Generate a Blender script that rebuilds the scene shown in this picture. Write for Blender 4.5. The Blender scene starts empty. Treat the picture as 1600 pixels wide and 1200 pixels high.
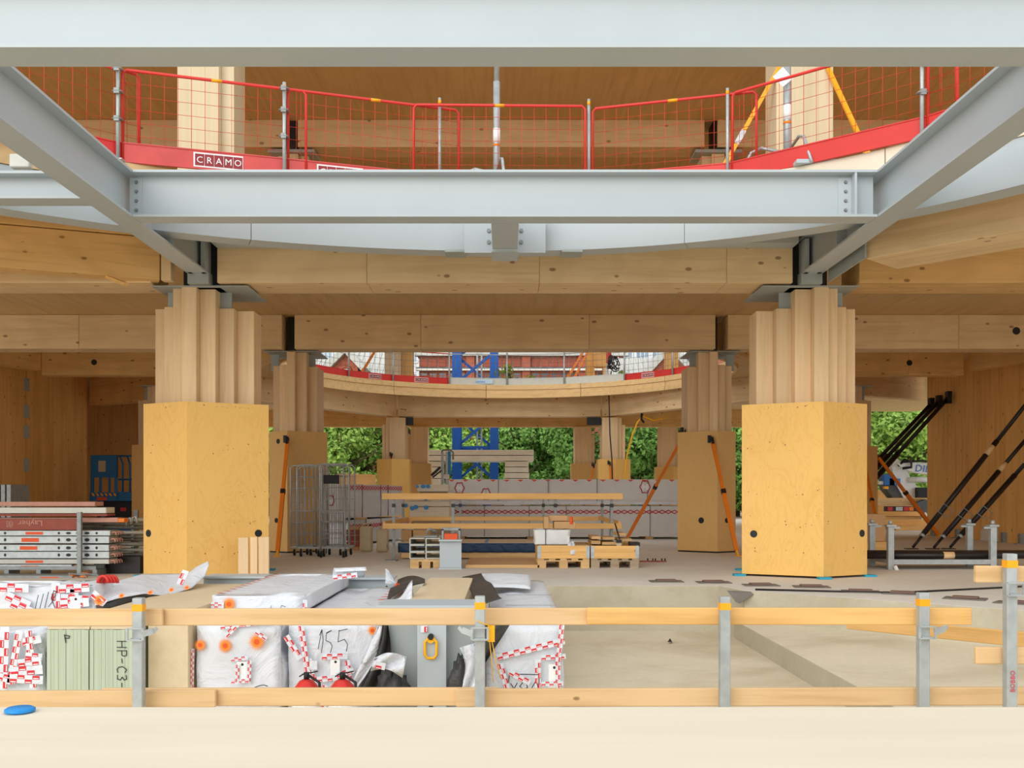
import bpy, bmesh, math, random
from mathutils import Vector, Matrix, Euler
random.seed(7)
SC = bpy.context.scene
COL = SC.collection
# ------------------------------------------------------------------ camera
CAM_Z, F, CX, CY = 1.1, 1556.0, 789.0, 775.0
cam_d = bpy.data.cameras.new('camera')
cam_d.sensor_width = 36.0
cam_d.lens = 36.0 * F / 1600.0
cam_d.shift_x = (800 - CX) / 1600.0
cam_d.shift_y = (CY - 600) / 1600.0
cam_d.clip_start, cam_d.clip_end = 0.05, 600
cam = bpy.data.objects.new('camera', cam_d)
cam.location = (0, 0, CAM_Z)
cam.rotation_euler = (math.pi / 2, 0, 0)
COL.objects.link(cam)
SC.camera = cam
# ------------------------------------------------------------------ world, sun, exposure
wd = bpy.data.worlds.new('overcast_sky')
SC.world = wd
wd.use_nodes = True
bg = wd.node_tree.nodes['Background']
bg.inputs[0].default_value = (0.93, 0.97, 1.0, 1)
bg.inputs[1].default_value = 1.12
sun_d = bpy.data.lights.new('hazy_sun', 'SUN')
sun_d.energy = 2.2
sun_d.angle = math.radians(60)
sun_d.color = (1.0, 0.985, 0.95)
sun = bpy.data.objects.new('hazy_sun', sun_d)
sun.rotation_euler = (math.radians(79), 0, math.radians(-28))
COL.objects.link(sun)
SC.view_settings.view_transform = 'Standard'
SC.view_settings.look = 'None'
SC.view_settings.exposure = 0.12
SC.view_settings.gamma = 1.0
SC.view_settings.use_curve_mapping = False
SC.cycles.max_bounces = 10
SC.cycles.diffuse_bounces = 6

# ------------------------------------------------------------------ helpers
V = Vector
def P(x, y, d):
    """a point seen at column x, row y of the photograph, standing d metres away"""
    return V(((x - CX) * d / F, d, CAM_Z + (CY - y) * d / F))
def PX(x, d): return (x - CX) * d / F
def PZ(y, d): return CAM_Z + (CY - y) * d / F
def E(z): return z + CAM_Z          # height above the eye -> world height
def lin(r, g, b):
    def c(v):
        v /= 255.0
        return v / 12.92 if v <= 0.04045 else ((v + 0.055) / 1.055) ** 2.4
    return (c(r), c(g), c(b), 1.0)

class MB:
    def __init__(s): s.v = []; s.f = []; s.sm = []
    def add(s, vs, fs, smooth=False):
        o = len(s.v)
        s.v += [V(p) for p in vs]
        for f in fs:
            s.f.append(tuple(i + o for i in f)); s.sm.append(smooth)
        return s
    def box(s, p0, p1):
        x0, x1 = sorted((p0[0], p1[0])); y0, y1 = sorted((p0[1], p1[1])); z0, z1 = sorted((p0[2], p1[2]))
        return s.add([(x0,y0,z0),(x1,y0,z0),(x1,y1,z0),(x0,y1,z0),(x0,y0,z1),(x1,y0,z1),(x1,y1,z1),(x0,y1,z1)],
              [(0,3,2,1),(4,5,6,7),(0,1,5,4),(1,2,6,5),(2,3,7,6),(3,0,4,7)])
    def bbox(s, p0, p1, b=0.006):
        """box with bevelled edges"""
        bm = bmesh.new()
        x0, x1 = sorted((p0[0], p1[0])); y0, y1 = sorted((p0[1], p1[1])); z0, z1 = sorted((p0[2], p1[2]))
        bmesh.ops.create_cube(bm, size=1)
        for v in bm.verts:
            v.co = V((x0 + (v.co.x + .5) * (x1 - x0), y0 + (v.co.y + .5) * (y1 - y0), z0 + (v.co.z + .5) * (z1 - z0)))
        bmesh.ops.bevel(bm, geom=bm.edges[:], offset=b, segments=1, affect='EDGES')
        bm.verts.index_update()
        s.add([v.co.copy() for v in bm.verts], [tuple(v.index for v in f.verts) for f in bm.faces]); bm.free()
        return s
    def prism(s, poly, z0, z1):
        n = len(poly)
        a = sum(poly[i][0]*poly[(i+1)%n][1] - poly[(i+1)%n][0]*poly[i][1] for i in range(n))
        if a < 0: poly = poly[::-1]
        vs = [(p[0], p[1], z0) for p in poly] + [(p[0], p[1], z1) for p in poly]
        fs = [tuple(range(n))[::-1], tuple(range(n, 2*n))] + [(i, (i+1)%n, n+(i+1)%n, n+i) for i in range(n)]
        return s.add(vs, fs)
    def bar(s, a, b, w, h, up=(0,0,1)):
        """rectangular bar from a to b, w across, h along up"""
        a, b = V(a), V(b); d = (b - a).normalized(); up = V(up)
        side = d.cross(up)
        if side.length < 1e-5: side = d.cross(V((0,1,0)))
        side.normalize(); u = side.cross(d).normalized()
        vs = []
        for p in (a, b):
            for sx, sy in ((-1,-1),(1,-1),(1,1),(-1,1)): vs.append(p + side*(sx*w/2) + u*(sy*h/2))
        return s.add(vs, [(3,2,1,0),(4,5,6,7),(0,1,5,4),(1,2,6,5),(2,3,7,6),(3,0,4,7)])
    def tube(s, pts, r, n=6, closed=False):
        pts = [V(p) for p in pts]; m = len(pts); vs = []; prev = None
        rs = r if isinstance(r, (list, tuple)) else [r]*m
        for i, p in enumerate(pts):
            if closed: t = pts[(i+1)%m] - pts[i-1]
            else: t = pts[min(i+1, m-1)] - pts[max(i-1, 0)]
            t.normalize()
            if prev is None:
                ref = V((0,0,1)) if abs(t.z) < .9 else V((1,0,0))
                u = t.cross(ref).normalized()
            else:
                u = prev - t*prev.dot(t)
                if u.length < 1e-4: u = t.orthogonal()
                u.normalize()
            prev = u; w = t.cross(u)
            for k in range(n):
                an = 2*math.pi*k/n
                vs.append(p + (u*math.cos(an) + w*math.sin(an))*rs[i])
        fs = []
        for i in range(m if closed else m-1):
            j = (i+1) % m
            for k in range(n):
                fs.append((i*n+k, i*n+(k+1)%n, j*n+(k+1)%n, j*n+k))
        s.add(vs, fs, True)
        if not closed:
            o = len(s.v) - len(vs)
            s.f.append(tuple(o+k for k in range(n))[::-1]); s.sm.append(False)
            s.f.append(tuple(o+(m-1)*n+k for k in range(n))); s.sm.append(False)
        return s
    def cyl(s, a, b, r, n=10): return s.tube([a, b], r, n)
    def lathe(s, prof, c, n=14, axis='Z'):
        c = V(c); vs = []
        for r, z in prof:
            for k in range(n):
                an = 2*math.pi*k/n
                q = (r*math.cos(an), r*math.sin(an), z)
                if axis == 'Y': q = (q[0], q[2], q[1])
                if axis == 'X': q = (q[2], q[0], q[1])
                vs.append(c + V(q))
        fs = []
        for i in range(len(prof)-1):
            for k in range(n): fs.append((i*n+k, i*n+(k+1)%n, (i+1)*n+(k+1)%n, (i+1)*n+k))
        fs.append(tuple(range(n))[::-1]); fs.append(tuple((len(prof)-1)*n+k for k in range(n)))
        return s.add(vs, fs, True)
    def sheet(s, fn, nu, nv, thick=0.0, smooth=True):
        g = [[V(fn(i/nu, j/nv)) for j in range(nv+1)] for i in range(nu+1)]
        vs = [p for r in g for p in r]
        w = nv+1
        fs = [(i*w+j, (i+1)*w+j, (i+1)*w+j+1, i*w+j+1) for i in range(nu) for j in range(nv)]
        if thick:
            nor = []
            for i in range(nu+1):
                for j in range(nv+1):
                    du = g[min(i+1,nu)][j] - g[max(i-1,0)][j]; dv = g[i][min(j+1,nv)] - g[i][max(j-1,0)]
                    nn = du.cross(dv)
                    nor.append(nn.normalized() if nn.length > 1e-9 else V((0,0,1)))
            n0 = len(vs)
            vs = vs + [vs[k] - nor[k]*thick for k in range(n0)]
            fs = fs + [tuple(n0+i for i in f[::-1]) for f in fs]
            rim = [(i,0) for i in range(nu)] + [(nu,j) for j in range(nv)] + [(i,nv) for i in range(nu,0,-1)] + [(0,j) for j in range(nv,0,-1)]
            idx = [i*w+j for i,j in rim]
            for k in range(len(idx)):
                a, b = idx[k], idx[(k+1)%len(idx)]
                fs.append((b, a, n0+a, n0+b))
        return s.add(vs, fs, smooth)
    def flat(s, pts2, fs, o, u, v, n=None, off=0.0):
        """a flat figure (2-D points) laid on the plane o + x*u + y*v"""
        o, u, v = V(o), V(u), V(v)
        nn = V(n) if n is not None else u.cross(v).normalized()
        return s.add([o + u*p[0] + v*p[1] + nn*off for p in pts2], fs)
    def rect(s, o, u, v, x0, y0, x1, y1, off=0.002, t=0.001):
        o, u, v = V(o), V(u), V(v); n = u.cross(v).normalized()
        q = [(x0,y0),(x1,y0),(x1,y1),(x0,y1)]
        vs = [o + u*a + v*b + n*off for a, b in q] + [o + u*a + v*b + n*(off-t) for a, b in q]
        return s.add(vs, [(0,1,2,3),(7,6,5,4),(0,4,5,1),(1,5,6,2),(2,6,7,3),(3,7,4,0)])
    def stroke(s, pts2, w, o, u, v, off=0.003):
        """pen line drawn on a plane"""
        for i in range(len(pts2)-1):
            a, b = V(pts2[i]), V(pts2[i+1]); d = b - a
            if d.length < 1e-6: continue
            d.normalize(); p = V((-d.y, d.x))*w/2; e = d*w*.3
            q = [a-e-p, b+e-p, b+e+p, a-e+p]
            s.flat([tuple(k) for k in q], [(0,1,2,3)], o, u, v, off=off)
        return s

def setp(o, label=None, cat=None, group=None, kind=None):
    if label: o['label'] = label
    if cat: o['category'] = cat
    if group: o['group'] = group
    if kind: o['kind'] = kind
    return o
def top_of(o):
    while o.parent: o = o.parent
    return o
def mesh_from(mb, name, mat, off):
    me = bpy.data.meshes.new(name)
    me.from_pydata([tuple(p - off) for p in mb.v], [], mb.f)
    me.polygons.foreach_set('use_smooth', mb.sm)
    me.materials.append(mat)
    me.update()
    return me
JOINED = {'tape_print', 'tape_lettering', 'pen_marks', 'wire_mesh', 'wires', 'back_wires', 'edge_print', 'hazard_stripes', 'zigzag_tape', 'screw_heads', 'hooks', 'branches', 'cord', 'lettering', 'coil'}
def part(mb, name, mat, parent, label=None):
    """a child mesh; the builder's coordinates are world coordinates of the thing as first built"""
    t = top_of(parent)
    off = V(t['_o']) if '_o' in t else t.location
    o = bpy.data.objects.new(name, mesh_from(mb, name, mat, off))
    COL.objects.link(o); o.parent = parent
    if name in JOINED: o['kind'] = 'stuff'
    if label: o['label'] = label
    return o
def solo(mb, name, mat, label=None, cat=None, group=None, kind=None):
    """a top-level thing that is one mesh, its origin at the middle of its base"""
    xs = [p.x for p in mb.v]; ys = [p.y for p in mb.v]; zs = [p.z for p in mb.v]
    off = V(((min(xs)+max(xs))/2, (min(ys)+max(ys))/2, min(zs)))
    o = bpy.data.objects.new(name, mesh_from(mb, name, mat, off))
    o.location = off
    COL.objects.link(o)
    return setp(o, label, cat, group, kind)
def thing(name, loc, label=None, cat=None, group=None, kind=None):
    o = bpy.data.objects.new(name, None)
    o.empty_display_size = 0.2
    o.location = V(loc)
    COL.objects.link(o)
    return setp(o, label, cat, group, kind)
def copy_tree(o, parent=None):
    c = o.copy(); COL.objects.link(c)
    c.parent = parent
    for ch in list(o.children): copy_tree(ch, c)
    return c
def text_shape(body, size, align='LEFT', flip=False):
    cu = bpy.data.curves.new('lettering', 'FONT')
    cu.body = body; cu.size = size; cu.align_x = align; cu.resolution_u = 2
    ob = bpy.data.objects.new('lettering', cu)
    COL.objects.link(ob)
    dg = bpy.context.evaluated_depsgraph_get(); dg.update()
    me = bpy.data.meshes.new_from_object(ob.evaluated_get(dg))
    vs = [(v.co.x, v.co.y) for v in me.vertices]; fs = [tuple(p.vertices) for p in me.polygons]
    bpy.data.objects.remove(ob); bpy.data.curves.remove(cu); bpy.data.meshes.remove(me)
    if flip: vs = [(-a, -b) for a, b in vs]
    return vs, fs

# ------------------------------------------------------------------ materials
def new_mat(name, rough=0.6, metal=0.0, spec=0.4):
    m = bpy.data.materials.new(name); m.use_nodes = True
    b = m.node_tree.nodes['Principled BSDF']
    b.inputs['Roughness'].default_value = rough
    b.inputs['Metallic'].default_value = metal
    b.inputs['Specular IOR Level'].default_value = spec
    return m, m.node_tree, b
def coords(nt, scale, rnd=True):
    tc = nt.nodes.new('ShaderNodeTexCoord'); mp = nt.nodes.new('ShaderNodeMapping')
    mp.inputs['Scale'].default_value = scale
    if rnd:
        oi = nt.nodes.new('ShaderNodeObjectInfo'); mul = nt.nodes.new('ShaderNodeMath'); mul.operation = 'MULTIPLY'
        mul.inputs[1].default_value = 37.0
        add = nt.nodes.new('ShaderNodeVectorMath'); add.operation = 'ADD'
        nt.links.new(oi.outputs['Random'], mul.inputs[0])
        nt.links.new(tc.outputs['Object'], add.inputs[0]); nt.links.new(mul.outputs[0], add.inputs[1])
        nt.links.new(add.outputs[0], mp.inputs['Vector'])
    else:
        nt.links.new(tc.outputs['Object'], mp.inputs['Vector'])
    return mp.outputs['Vector']
def noise(nt, vec, scale, detail=4, rough=.55, dist=0.0):
    n = nt.nodes.new('ShaderNodeTexNoise'); nt.links.new(vec, n.inputs['Vector'])
    n.inputs['Scale'].default_value = scale; n.inputs['Detail'].default_value = detail
    n.inputs['Roughness'].default_value = rough; n.inputs['Distortion'].default_value = dist
    return n.outputs['Fac']
def ramp(nt, fac, stops):
    r = nt.nodes.new('ShaderNodeValToRGB'); nt.links.new(fac, r.inputs['Fac'])
    el = r.color_ramp.elements
    while len(el) < len(stops): el.new(.5)
    for e, (p, c) in zip(el, stops): e.position = p; e.color = c
    return r.outputs['Color']
def mix(nt, fac, a, b, mode='MIX'):
    m = nt.nodes.new('ShaderNodeMix'); m.data_type = 'RGBA'; m.blend_type = mode
    for sck, val in ((m.inputs[0], fac), (m.inputs[6], a), (m.inputs[7], b)):
        if hasattr(val, 'links') or isinstance(val, bpy.types.NodeSocket): nt.links.new(val, sck)
        else: sck.default_value = val
    return m.outputs[2]
def bump(nt, b, fac, strength=.15, dist=.01):
    bp = nt.nodes.new('ShaderNodeBump'); bp.inputs['Strength'].default_value = strength; bp.inputs['Distance'].default_value = dist
    nt.links.new(fac, bp.inputs['Height']); nt.links.new(bp.outputs[0], b.inputs['Normal'])
def vary(nt, col, amount=.08):
    oi = nt.nodes.new('ShaderNodeObjectInfo'); mr = nt.nodes.new('ShaderNodeMapRange')
    mr.inputs['To Min'].default_value = 1 - amount; mr.inputs['To Max'].default_value = 1 + amount
    nt.links.new(oi.outputs['Random'], mr.inputs['Value'])
    hs = nt.nodes.new('ShaderNodeHueSaturation'); nt.links.new(mr.outputs[0], hs.inputs['Value']); nt.links.new(col, hs.inputs['Color'])
    return hs.outputs[0]
def shade(c, k): return (c[0]*k, c[1]*k, c[2]*k, 1)
AX = {'X': (.06, 1, 1), 'Y': (1, .06, 1), 'Z': (1, 1, .06)}
def wood(name, rgb, axis='X', grain=14, contrast=.16, knots=.0, var=.05, figure=0.0, rough=.62):
    m, nt, b = new_mat(name, rough, spec=.25)
    c = lin(*rgb); warm = (c[0]*(1-contrast), c[1]*(1-contrast*1.3), c[2]*(1-contrast*1.8), 1)
    vec = coords(nt, AX[axis])
    f1 = noise(nt, vec, grain, 6, .6, figure)
    col = ramp(nt, f1, [(.3, warm), (.52, c), (.75, shade(c, 1.06))])
    big = noise(nt, coords(nt, (1, 1, 1)), .9, 2)
    col = mix(nt, ramp(nt, big, [(.35, (0,0,0,1)), (.7, (.45,.45,.45,1))]), col, shade(warm, .96))
    if figure:
        w = nt.nodes.new('ShaderNodeTexWave'); nt.links.new(coords(nt, tuple(1 if k == 1 else .22 for k in AX[axis])), w.inputs['Vector'])
        w.inputs['Scale'].default_value = 1.6; w.inputs['Distortion'].default_value = 9; w.inputs['Detail'].default_value = 2
        w.inputs['Detail Scale'].default_value = .9
        col = mix(nt, ramp(nt, w.outputs['Fac'], [(.55, (0,0,0,1)), (.95, (min(.5, .16*figure + .1),)*3 + (1,))]), col, shade(warm, .88))
    if knots:
        vo = nt.nodes.new('ShaderNodeTexVoronoi'); nt.links.new(coords(nt, tuple(1 if k == 1 else .55 for k in AX[axis])), vo.inputs['Vector'])
        vo.inputs['Scale'].default_value = 4.6
        col = mix(nt, ramp(nt, vo.outputs['Distance'], [(knots*.7, (.75,.75,.75,1)), (knots, (0,0,0,1))]), col, (c[0]*.26, c[1]*.17, c[2]*.12, 1))
    col = vary(nt, col, var)
    nt.links.new(col, b.inputs['Base Color'])
    bump(nt, b, f1, .06, .004)
    return m
def plain(name, rgb, rough=.5, metal=0.0, spec=.4, var=0.0, mottled=.06, sc=5):
    m, nt, b = new_mat(name, rough, metal, spec)
    c = lin(*rgb)
    f = noise(nt, coords(nt, (1,1,1)), sc, 4)
    col = ramp(nt, f, [(.3, shade(c, 1-mottled)), (.7, shade(c, 1+mottled*.6))])
    if var: col = vary(nt, col, var)
    nt.links.new(col, b.inputs['Base Color'])
    return m
def concrete(name, rgb, stain=.2, sc=.8):
    m, nt, b = new_mat(name, .85, spec=.2)
    c = lin(*rgb); v = coords(nt, (1,1,1), False)
    f = noise(nt, v, sc, 7, .62, .6); g = noise(nt, v, 16, 4)
    warm = (c[0]*(1-stain*.8), c[1]*(1-stain), c[2]*(1-stain*1.3), 1)
    col = ramp(nt, f, [(.32, warm), (.5, c), (.7, shade(c, 1.08))])
    col = mix(nt, ramp(nt, g, [(.35, (.25,.25,.25,1)), (.6, (0,0,0,1))]), col, shade(c, .82))
    nt.links.new(col, b.inputs['Base Color']); bump(nt, b, g, .12, .004)
    return m
def foil(name, rgb, wr=.5, rough=.5, sc=3.2):
    m, nt, b = new_mat(name, rough, spec=.35)
    c = lin(*rgb); v = coords(nt, (1,1,1))
    f = noise(nt, v, sc, 5, .55, 1.2)
    nt.links.new(ramp(nt, f, [(.3, shade(c, .93)), (.6, c)]), b.inputs['Base Color'])
    bump(nt, b, f, wr, .05)
    return m
M = {}
M['clt_y'] = wood('clt_soffit', (216,184,134), 'Y', 9, .14, .0)
M['clt_x'] = wood('clt_panel_along', (216,184,134), 'X', 9, .14, .0)
M['glulam'] = wood('glulam_spruce', (236,208,164), 'X', 10, .15, .135, figure=.6)
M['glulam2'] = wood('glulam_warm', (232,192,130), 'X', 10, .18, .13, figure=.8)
M['glulam3'] = wood('glulam_ring', (236,200,144), 'X', 12, .16, 0)
M['lvl'] = wood('lvl_lamina', (232,202,160), 'Z', 16, .12, 0, .1)
M['lvl_pale'] = wood('lvl_pale', (218,202,170), 'Z', 16, .08, 0, .03)
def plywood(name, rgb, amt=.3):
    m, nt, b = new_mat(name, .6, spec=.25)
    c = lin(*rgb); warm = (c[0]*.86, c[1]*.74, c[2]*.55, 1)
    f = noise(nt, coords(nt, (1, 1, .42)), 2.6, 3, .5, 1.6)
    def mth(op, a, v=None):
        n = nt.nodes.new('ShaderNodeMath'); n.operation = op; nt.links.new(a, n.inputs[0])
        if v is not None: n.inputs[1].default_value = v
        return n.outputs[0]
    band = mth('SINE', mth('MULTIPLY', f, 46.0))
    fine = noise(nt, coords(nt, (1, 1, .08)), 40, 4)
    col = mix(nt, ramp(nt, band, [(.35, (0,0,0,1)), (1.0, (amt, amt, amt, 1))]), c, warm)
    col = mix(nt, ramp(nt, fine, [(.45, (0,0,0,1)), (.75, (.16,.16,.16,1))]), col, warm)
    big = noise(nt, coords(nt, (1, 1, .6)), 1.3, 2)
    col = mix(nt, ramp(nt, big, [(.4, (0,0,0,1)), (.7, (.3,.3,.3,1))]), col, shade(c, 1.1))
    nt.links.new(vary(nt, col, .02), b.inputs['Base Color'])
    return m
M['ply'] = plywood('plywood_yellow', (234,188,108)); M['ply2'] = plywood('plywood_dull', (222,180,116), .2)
M['wallw'] = wood('clt_wall', (246,194,118), 'Z', 8, .2, .11, .03)
M['plank'] = wood('rail_plank', (230,194,146), 'X', 18, .2, .08, .06)
M['plank_o'] = wood('rail_plank_warm', (238,190,120), 'X', 18, .18, .08, .05)
M['plank_y'] = wood('rail_plank_depth', (226,176,112), 'Y', 18, .16, .07, .05)
M['pallet'] = wood('pallet_wood', (214,176,124), 'X', 16, .2, .06, .08)
M['pallet_grey'] = wood('weathered_wood', (170,152,128), 'X', 16, .2, .06, .08)
M['cream'] = wood('cream_spruce', (230,218,196), 'X', 7, .05, 0, .02)
M['cream_y'] = wood('cream_spruce_depth', (220,200,166), 'Y', 12, .06, 0, .02)
M['gyps'] = wood('green_board_edges', (184,196,174), 'Z', 22, .1, 0, .03)
M['steel'] = plain('grey_paint_steel', (184,193,197), .42, 0, .45, .01, .03, 1.3)
M['steel_d'] = plain('grey_steel_plate', (165,172,170), .5, 0, .4, 0, .06)
M['galv'] = plain('galvanised_steel', (178,184,184), .42, .35, .5, .05, .16, 14)
M['galv_d'] = plain('dull_galvanised', (142,146,144), .5, .35, .5, .05, .2, 14)
M['black'] = plain('black_steel', (26,26,28), .5)
M['black_tube'] = plain('black_brown_tube', (46,40,38), .4, .3)
M['red'] = plain('red_paint', (214,52,44), .45, 0, .4, .06, .08, 3)
M['red_w'] = plain('worn_red_paint', (212,84,80), .5, 0, .4, .04, .12, 3)
M['red_wire'] = plain('red_wire', (222,70,44), .5)
M['red_d'] = plain('dark_red_print', (150,46,52), .5)
M['red_print'] = plain('red_print', (212,40,52), .5, mottled=.02)
M['white_print'] = plain('white_print', (240,240,238), .5, mottled=.02)
M['orange_print'] = plain('orange_print', (250,140,40), .5, mottled=.02)
M['deep_orange'] = plain('deep_orange_print', (228,86,30), .5, mottled=.02)
M['blue_print'] = plain('blue_print', (40,110,190), .5)
M['ink'] = plain('marker_ink', (40,40,44), .6)
M['orange'] = plain('orange_paint', (236,128,26), .45, 0, .4, .03, .08, 4)
M['amber'] = plain('amber_paint', (250,170,20), .45)
M['yellow'] = plain('yellow_paint', (250,182,10), .4)
M['blue'] = plain('blue_paint', (22,112,176), .45, 0, .4, .0, .08, 3)
M['crane_blue'] = plain('crane_blue', (16,86,170), .45)
M['blue_cap'] = plain('blue_plastic', (30,140,215), .4)
M['blue_tarp'] = foil('navy_tarp', (34,60,92), .6)
M['teal'] = plain('teal_pad', (40,160,190), .5)
M['conc'] = concrete('floor_concrete', (226,222,213), .08, .5)
M['conc_pit'] = concrete('pit_concrete', (224,212,186), .24, .7)
M['conc_wall'] = concrete('kerb_concrete', (190,182,160), .2, 1.2)
M['conc_prec'] = plain('precast_concrete', (236,230,218), .85, 0, .2, .04, .08, 3)
M['foil'] = foil('white_wrap', (222,225,230), .8)
M['foil_g'] = foil('shaded_wrap', (222,222,220), .35, .5, 2.0)
M['foil_b'] = foil('black_wrap_inside', (62,62,60), .6, .4)
M['foil_cr'] = foil('crumpled_wrap', (224,227,232), 1.0, .5, 5)
M['brown_board'] = plain('brown_board', (150,76,62), .55, 0, .3, .06, .12, 8)
M['rose_board'] = plain('rose_board', (190,140,122), .6, 0, .3, .06, .12, 8)
M['grey_board'] = plain('pale_board', (206,206,196), .55, 0, .3, .04, .06, 8)
M['dark'] = plain('dark_plate', (126,118,110), .8, 0, .2, .05, .15, 9)
M['card'] = plain('cardboard', (196,156,110), .8, 0, .2, .05, .05)
M['beige'] = plain('beige_plastic', (206,190,156), .5, 0, .3, .03, .06)
M['brickw'] = plain('red_clay', (170,92,72), .8, 0, .2, .05, .15, 2)
M['brick_o'] = plain('orange_clay', (196,108,74), .8, 0, .2, .05, .15, 2)
M['roof_g'] = plain('grey_roof', (196,194,186), .6, 0, .3, .02, .1, 1)
M['slate'] = plain('slate_roof', (92,98,102), .6, 0, .3, .02, .2, 4)
M['pale_wall'] = plain('pale_facade', (226,230,232), .6, 0, .3, .02, .04, 1)
M['glass'] = plain('window_glass', (150,172,186), .12, 0, .6)
M['glass_d'] = plain('dark_glass', (60,74,72), .12, 0, .6)
M['bark'] = plain('bark', (92,72,56), .9)
M['truck_white'] = plain('white_machine_paint', (232,236,236), .4)
M['ground'] = concrete('yard_ground', (186,174,158), .2, .3)
M['tail_red'] = plain('tail_light_red', (200,30,20), .3)
def leaf_mat(name, rgb):
    m, nt, b = new_mat(name, .6, spec=.2)
    c = lin(*rgb)
    oi = coords(nt, (1,1,1))
    f = noise(nt, oi, 1.3, 3)
    nt.links.new(ramp(nt, f, [(.3, shade(c, .6)), (.55, c), (.8, shade(c, 1.35))]), b.inputs['Base Color'])
    b.inputs['Subsurface Weight'].default_value = 0.0
    return m
M['leaf'] = leaf_mat('leaf_green', (160,196,92))
M['leaf2'] = leaf_mat('leaf_dark_green', (128,172,84))
# ================================================================== floors and ground
PIT = -0.55
HEX1L, R1L = (0.0, 3.8), 8.8
HEX1, HEX2, R1, R2 = (0.0, 6.3), (0.0, 27.9), 6.3, 6.35
def fill_poly(outer, holes, z0, z1):
    bm = bmesh.new()
    def loop(pts):
        vs = [bm.verts.new((p[0], p[1], z1)) for p in pts]
        for i in range(len(vs)): bm.edges.new((vs[i], vs[(i+1) % len(vs)]))
    loop(outer)
    for h in holes: loop(h)
    bmesh.ops.triangle_fill(bm, edges=bm.edges[:], use_beauty=True, use_dissolve=False)
    bmesh.ops.recalc_face_normals(bm, faces=bm.faces[:])
    bm.faces.ensure_lookup_table()
    if bm.faces[0].normal.z < 0:
        for f in bm.faces: f.normal_flip()
    bm.verts.index_update()
    mb = MB()
    tv = [v.co.copy() for v in bm.verts]; tf = [tuple(v.index for v in f.verts) for f in bm.faces]
    mb.add(tv, tf)
    mb.add([V((p.x, p.y, z0)) for p in tv], [f[::-1] for f in tf])
    for lp in [outer] + holes:
        n = len(lp)
        for i in range(n):
            a, b = lp[i], lp[(i+1) % n]
            mb.add([(a[0],a[1],z0),(b[0],b[1],z0),(b[0],b[1],z1),(a[0],a[1],z1)], [(0,1,2,3)])
    bm.free()
    return mb
# storey floor, cut back around the sunken bay
edge = [(-24, 12.2), (2.62, 12.2), (2.78, 11.55), (3.0, 11.4), (5.0, 9.56), (7.6, 6.6), (24, 6.6)]
solo(fill_poly(edge + [(24, 47), (-24, 47)], [], PIT - .3, 0.0), 'floor', M['conc'],
     'grey concrete storey floor the timber columns stand on', 'floor', kind='structure')
solo(MB().box((-24, -12, PIT - .3), (24, 12.2, PIT)), 'floor_pit', M['conc_pit'],
     'sunken pale concrete floor where the wrapped bundles lie', 'floor', kind='structure')
solo(fill_poly([(2.68, -12), (24, -12), (24, 6.7), (7.55, 6.7), (4.95, 9.6), (2.95, 11.45), (2.68, 11.6)], [], PIT, PIT + .2), 'floor_platform', M['conc_pit'],
     'raised concrete platform to the right of the sunken bay', 'floor', kind='structure')
# pale kerb faces of the sunken bay
def kerb(name, pts, label):
    mb = MB()
    for a, b in zip(pts[:-1], pts[1:]):
        a, b = V((*a, 0)), V((*b, 0)); d = (b-a).normalized(); n = V((d.y, -d.x, 0))*.012
        mb.prism([(a+n)[:2], (b+n)[:2], b[:2], a[:2]], PIT, -.002)
    solo(mb, name, M['conc_wall'], label, 'wall', kind='structure')
kerb('wall_kerb', edge[0:2], 'concrete kerb wall at the far edge of the sunken bay')
kerb('wall_kerb', edge[1:6], 'concrete kerb wall bending towards the camera on the right')
solo(MB().box((2.668, -12, PIT), (2.681, 11.6, PIT + .198)), 'wall_step', M['conc_wall'],
     'low concrete step between the sunken bay and the platform', 'wall', kind='structure')
solo(MB().box((-160, 46.9, -.6), (160, 260, -.03)), 'floor_yard', M['ground'], 'building yard outside beyond the far columns', 'ground', kind='structure')
solo(MB().box((-160, -160, -1.4), (160, 260, -.9)), 'floor_ground', M['ground'], 'ground around the building', 'ground', kind='structure')

# ================================================================== timber slabs (ceilings)
def circle(c, r, n=72): return [(c[0] + r*math.cos(2*math.pi*k/n), c[1] + r*math.sin(2*math.pi*k/n)) for k in range(n)]
def slab_outline(r, y0=4.0, n=48):
    a0 = math.asin((y0 - HEX1[1]) / r); h = math.pi/2; rl = r + R1L - R1
    arc = [(HEX1[0] + r*math.cos(t), HEX1[1] + r*math.sin(t)) for t in [a0 + (h - a0)*k/n for k in range(n+1)]]
    a1 = math.pi - math.asin((y0 - HEX1L[1]) / rl)
    arc += [(HEX1L[0] + rl*math.cos(t), HEX1L[1] + rl*math.sin(t)) for t in [h + (a1 - h)*k/n for k in range(1, n+1)]]
    return [(17, y0), (17, 41.3), (-17, 41.3), (-17, y0)] + arc[::-1]
SOF, TOP = E(3.5), E(3.8)
solo(fill_poly(slab_outline(R1), [circle(HEX2, R2)], SOF, TOP), 'ceiling', M['clt_y'],
     'timber slab above the storey with two round openings', 'ceiling', kind='structure')
SOF3 = E(7.26)
solo(fill_poly([(max(-14.5, min(14.5, a)), b) for a, b in slab_outline(R1 + 1.6, 8.0)], [circle(HEX2, 5.4)], SOF3, SOF3 + .35), 'ceiling_upper', M['clt_y'],
     'timber ceiling of the upper storey behind the red mesh fence', 'ceiling', kind='structure')
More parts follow.
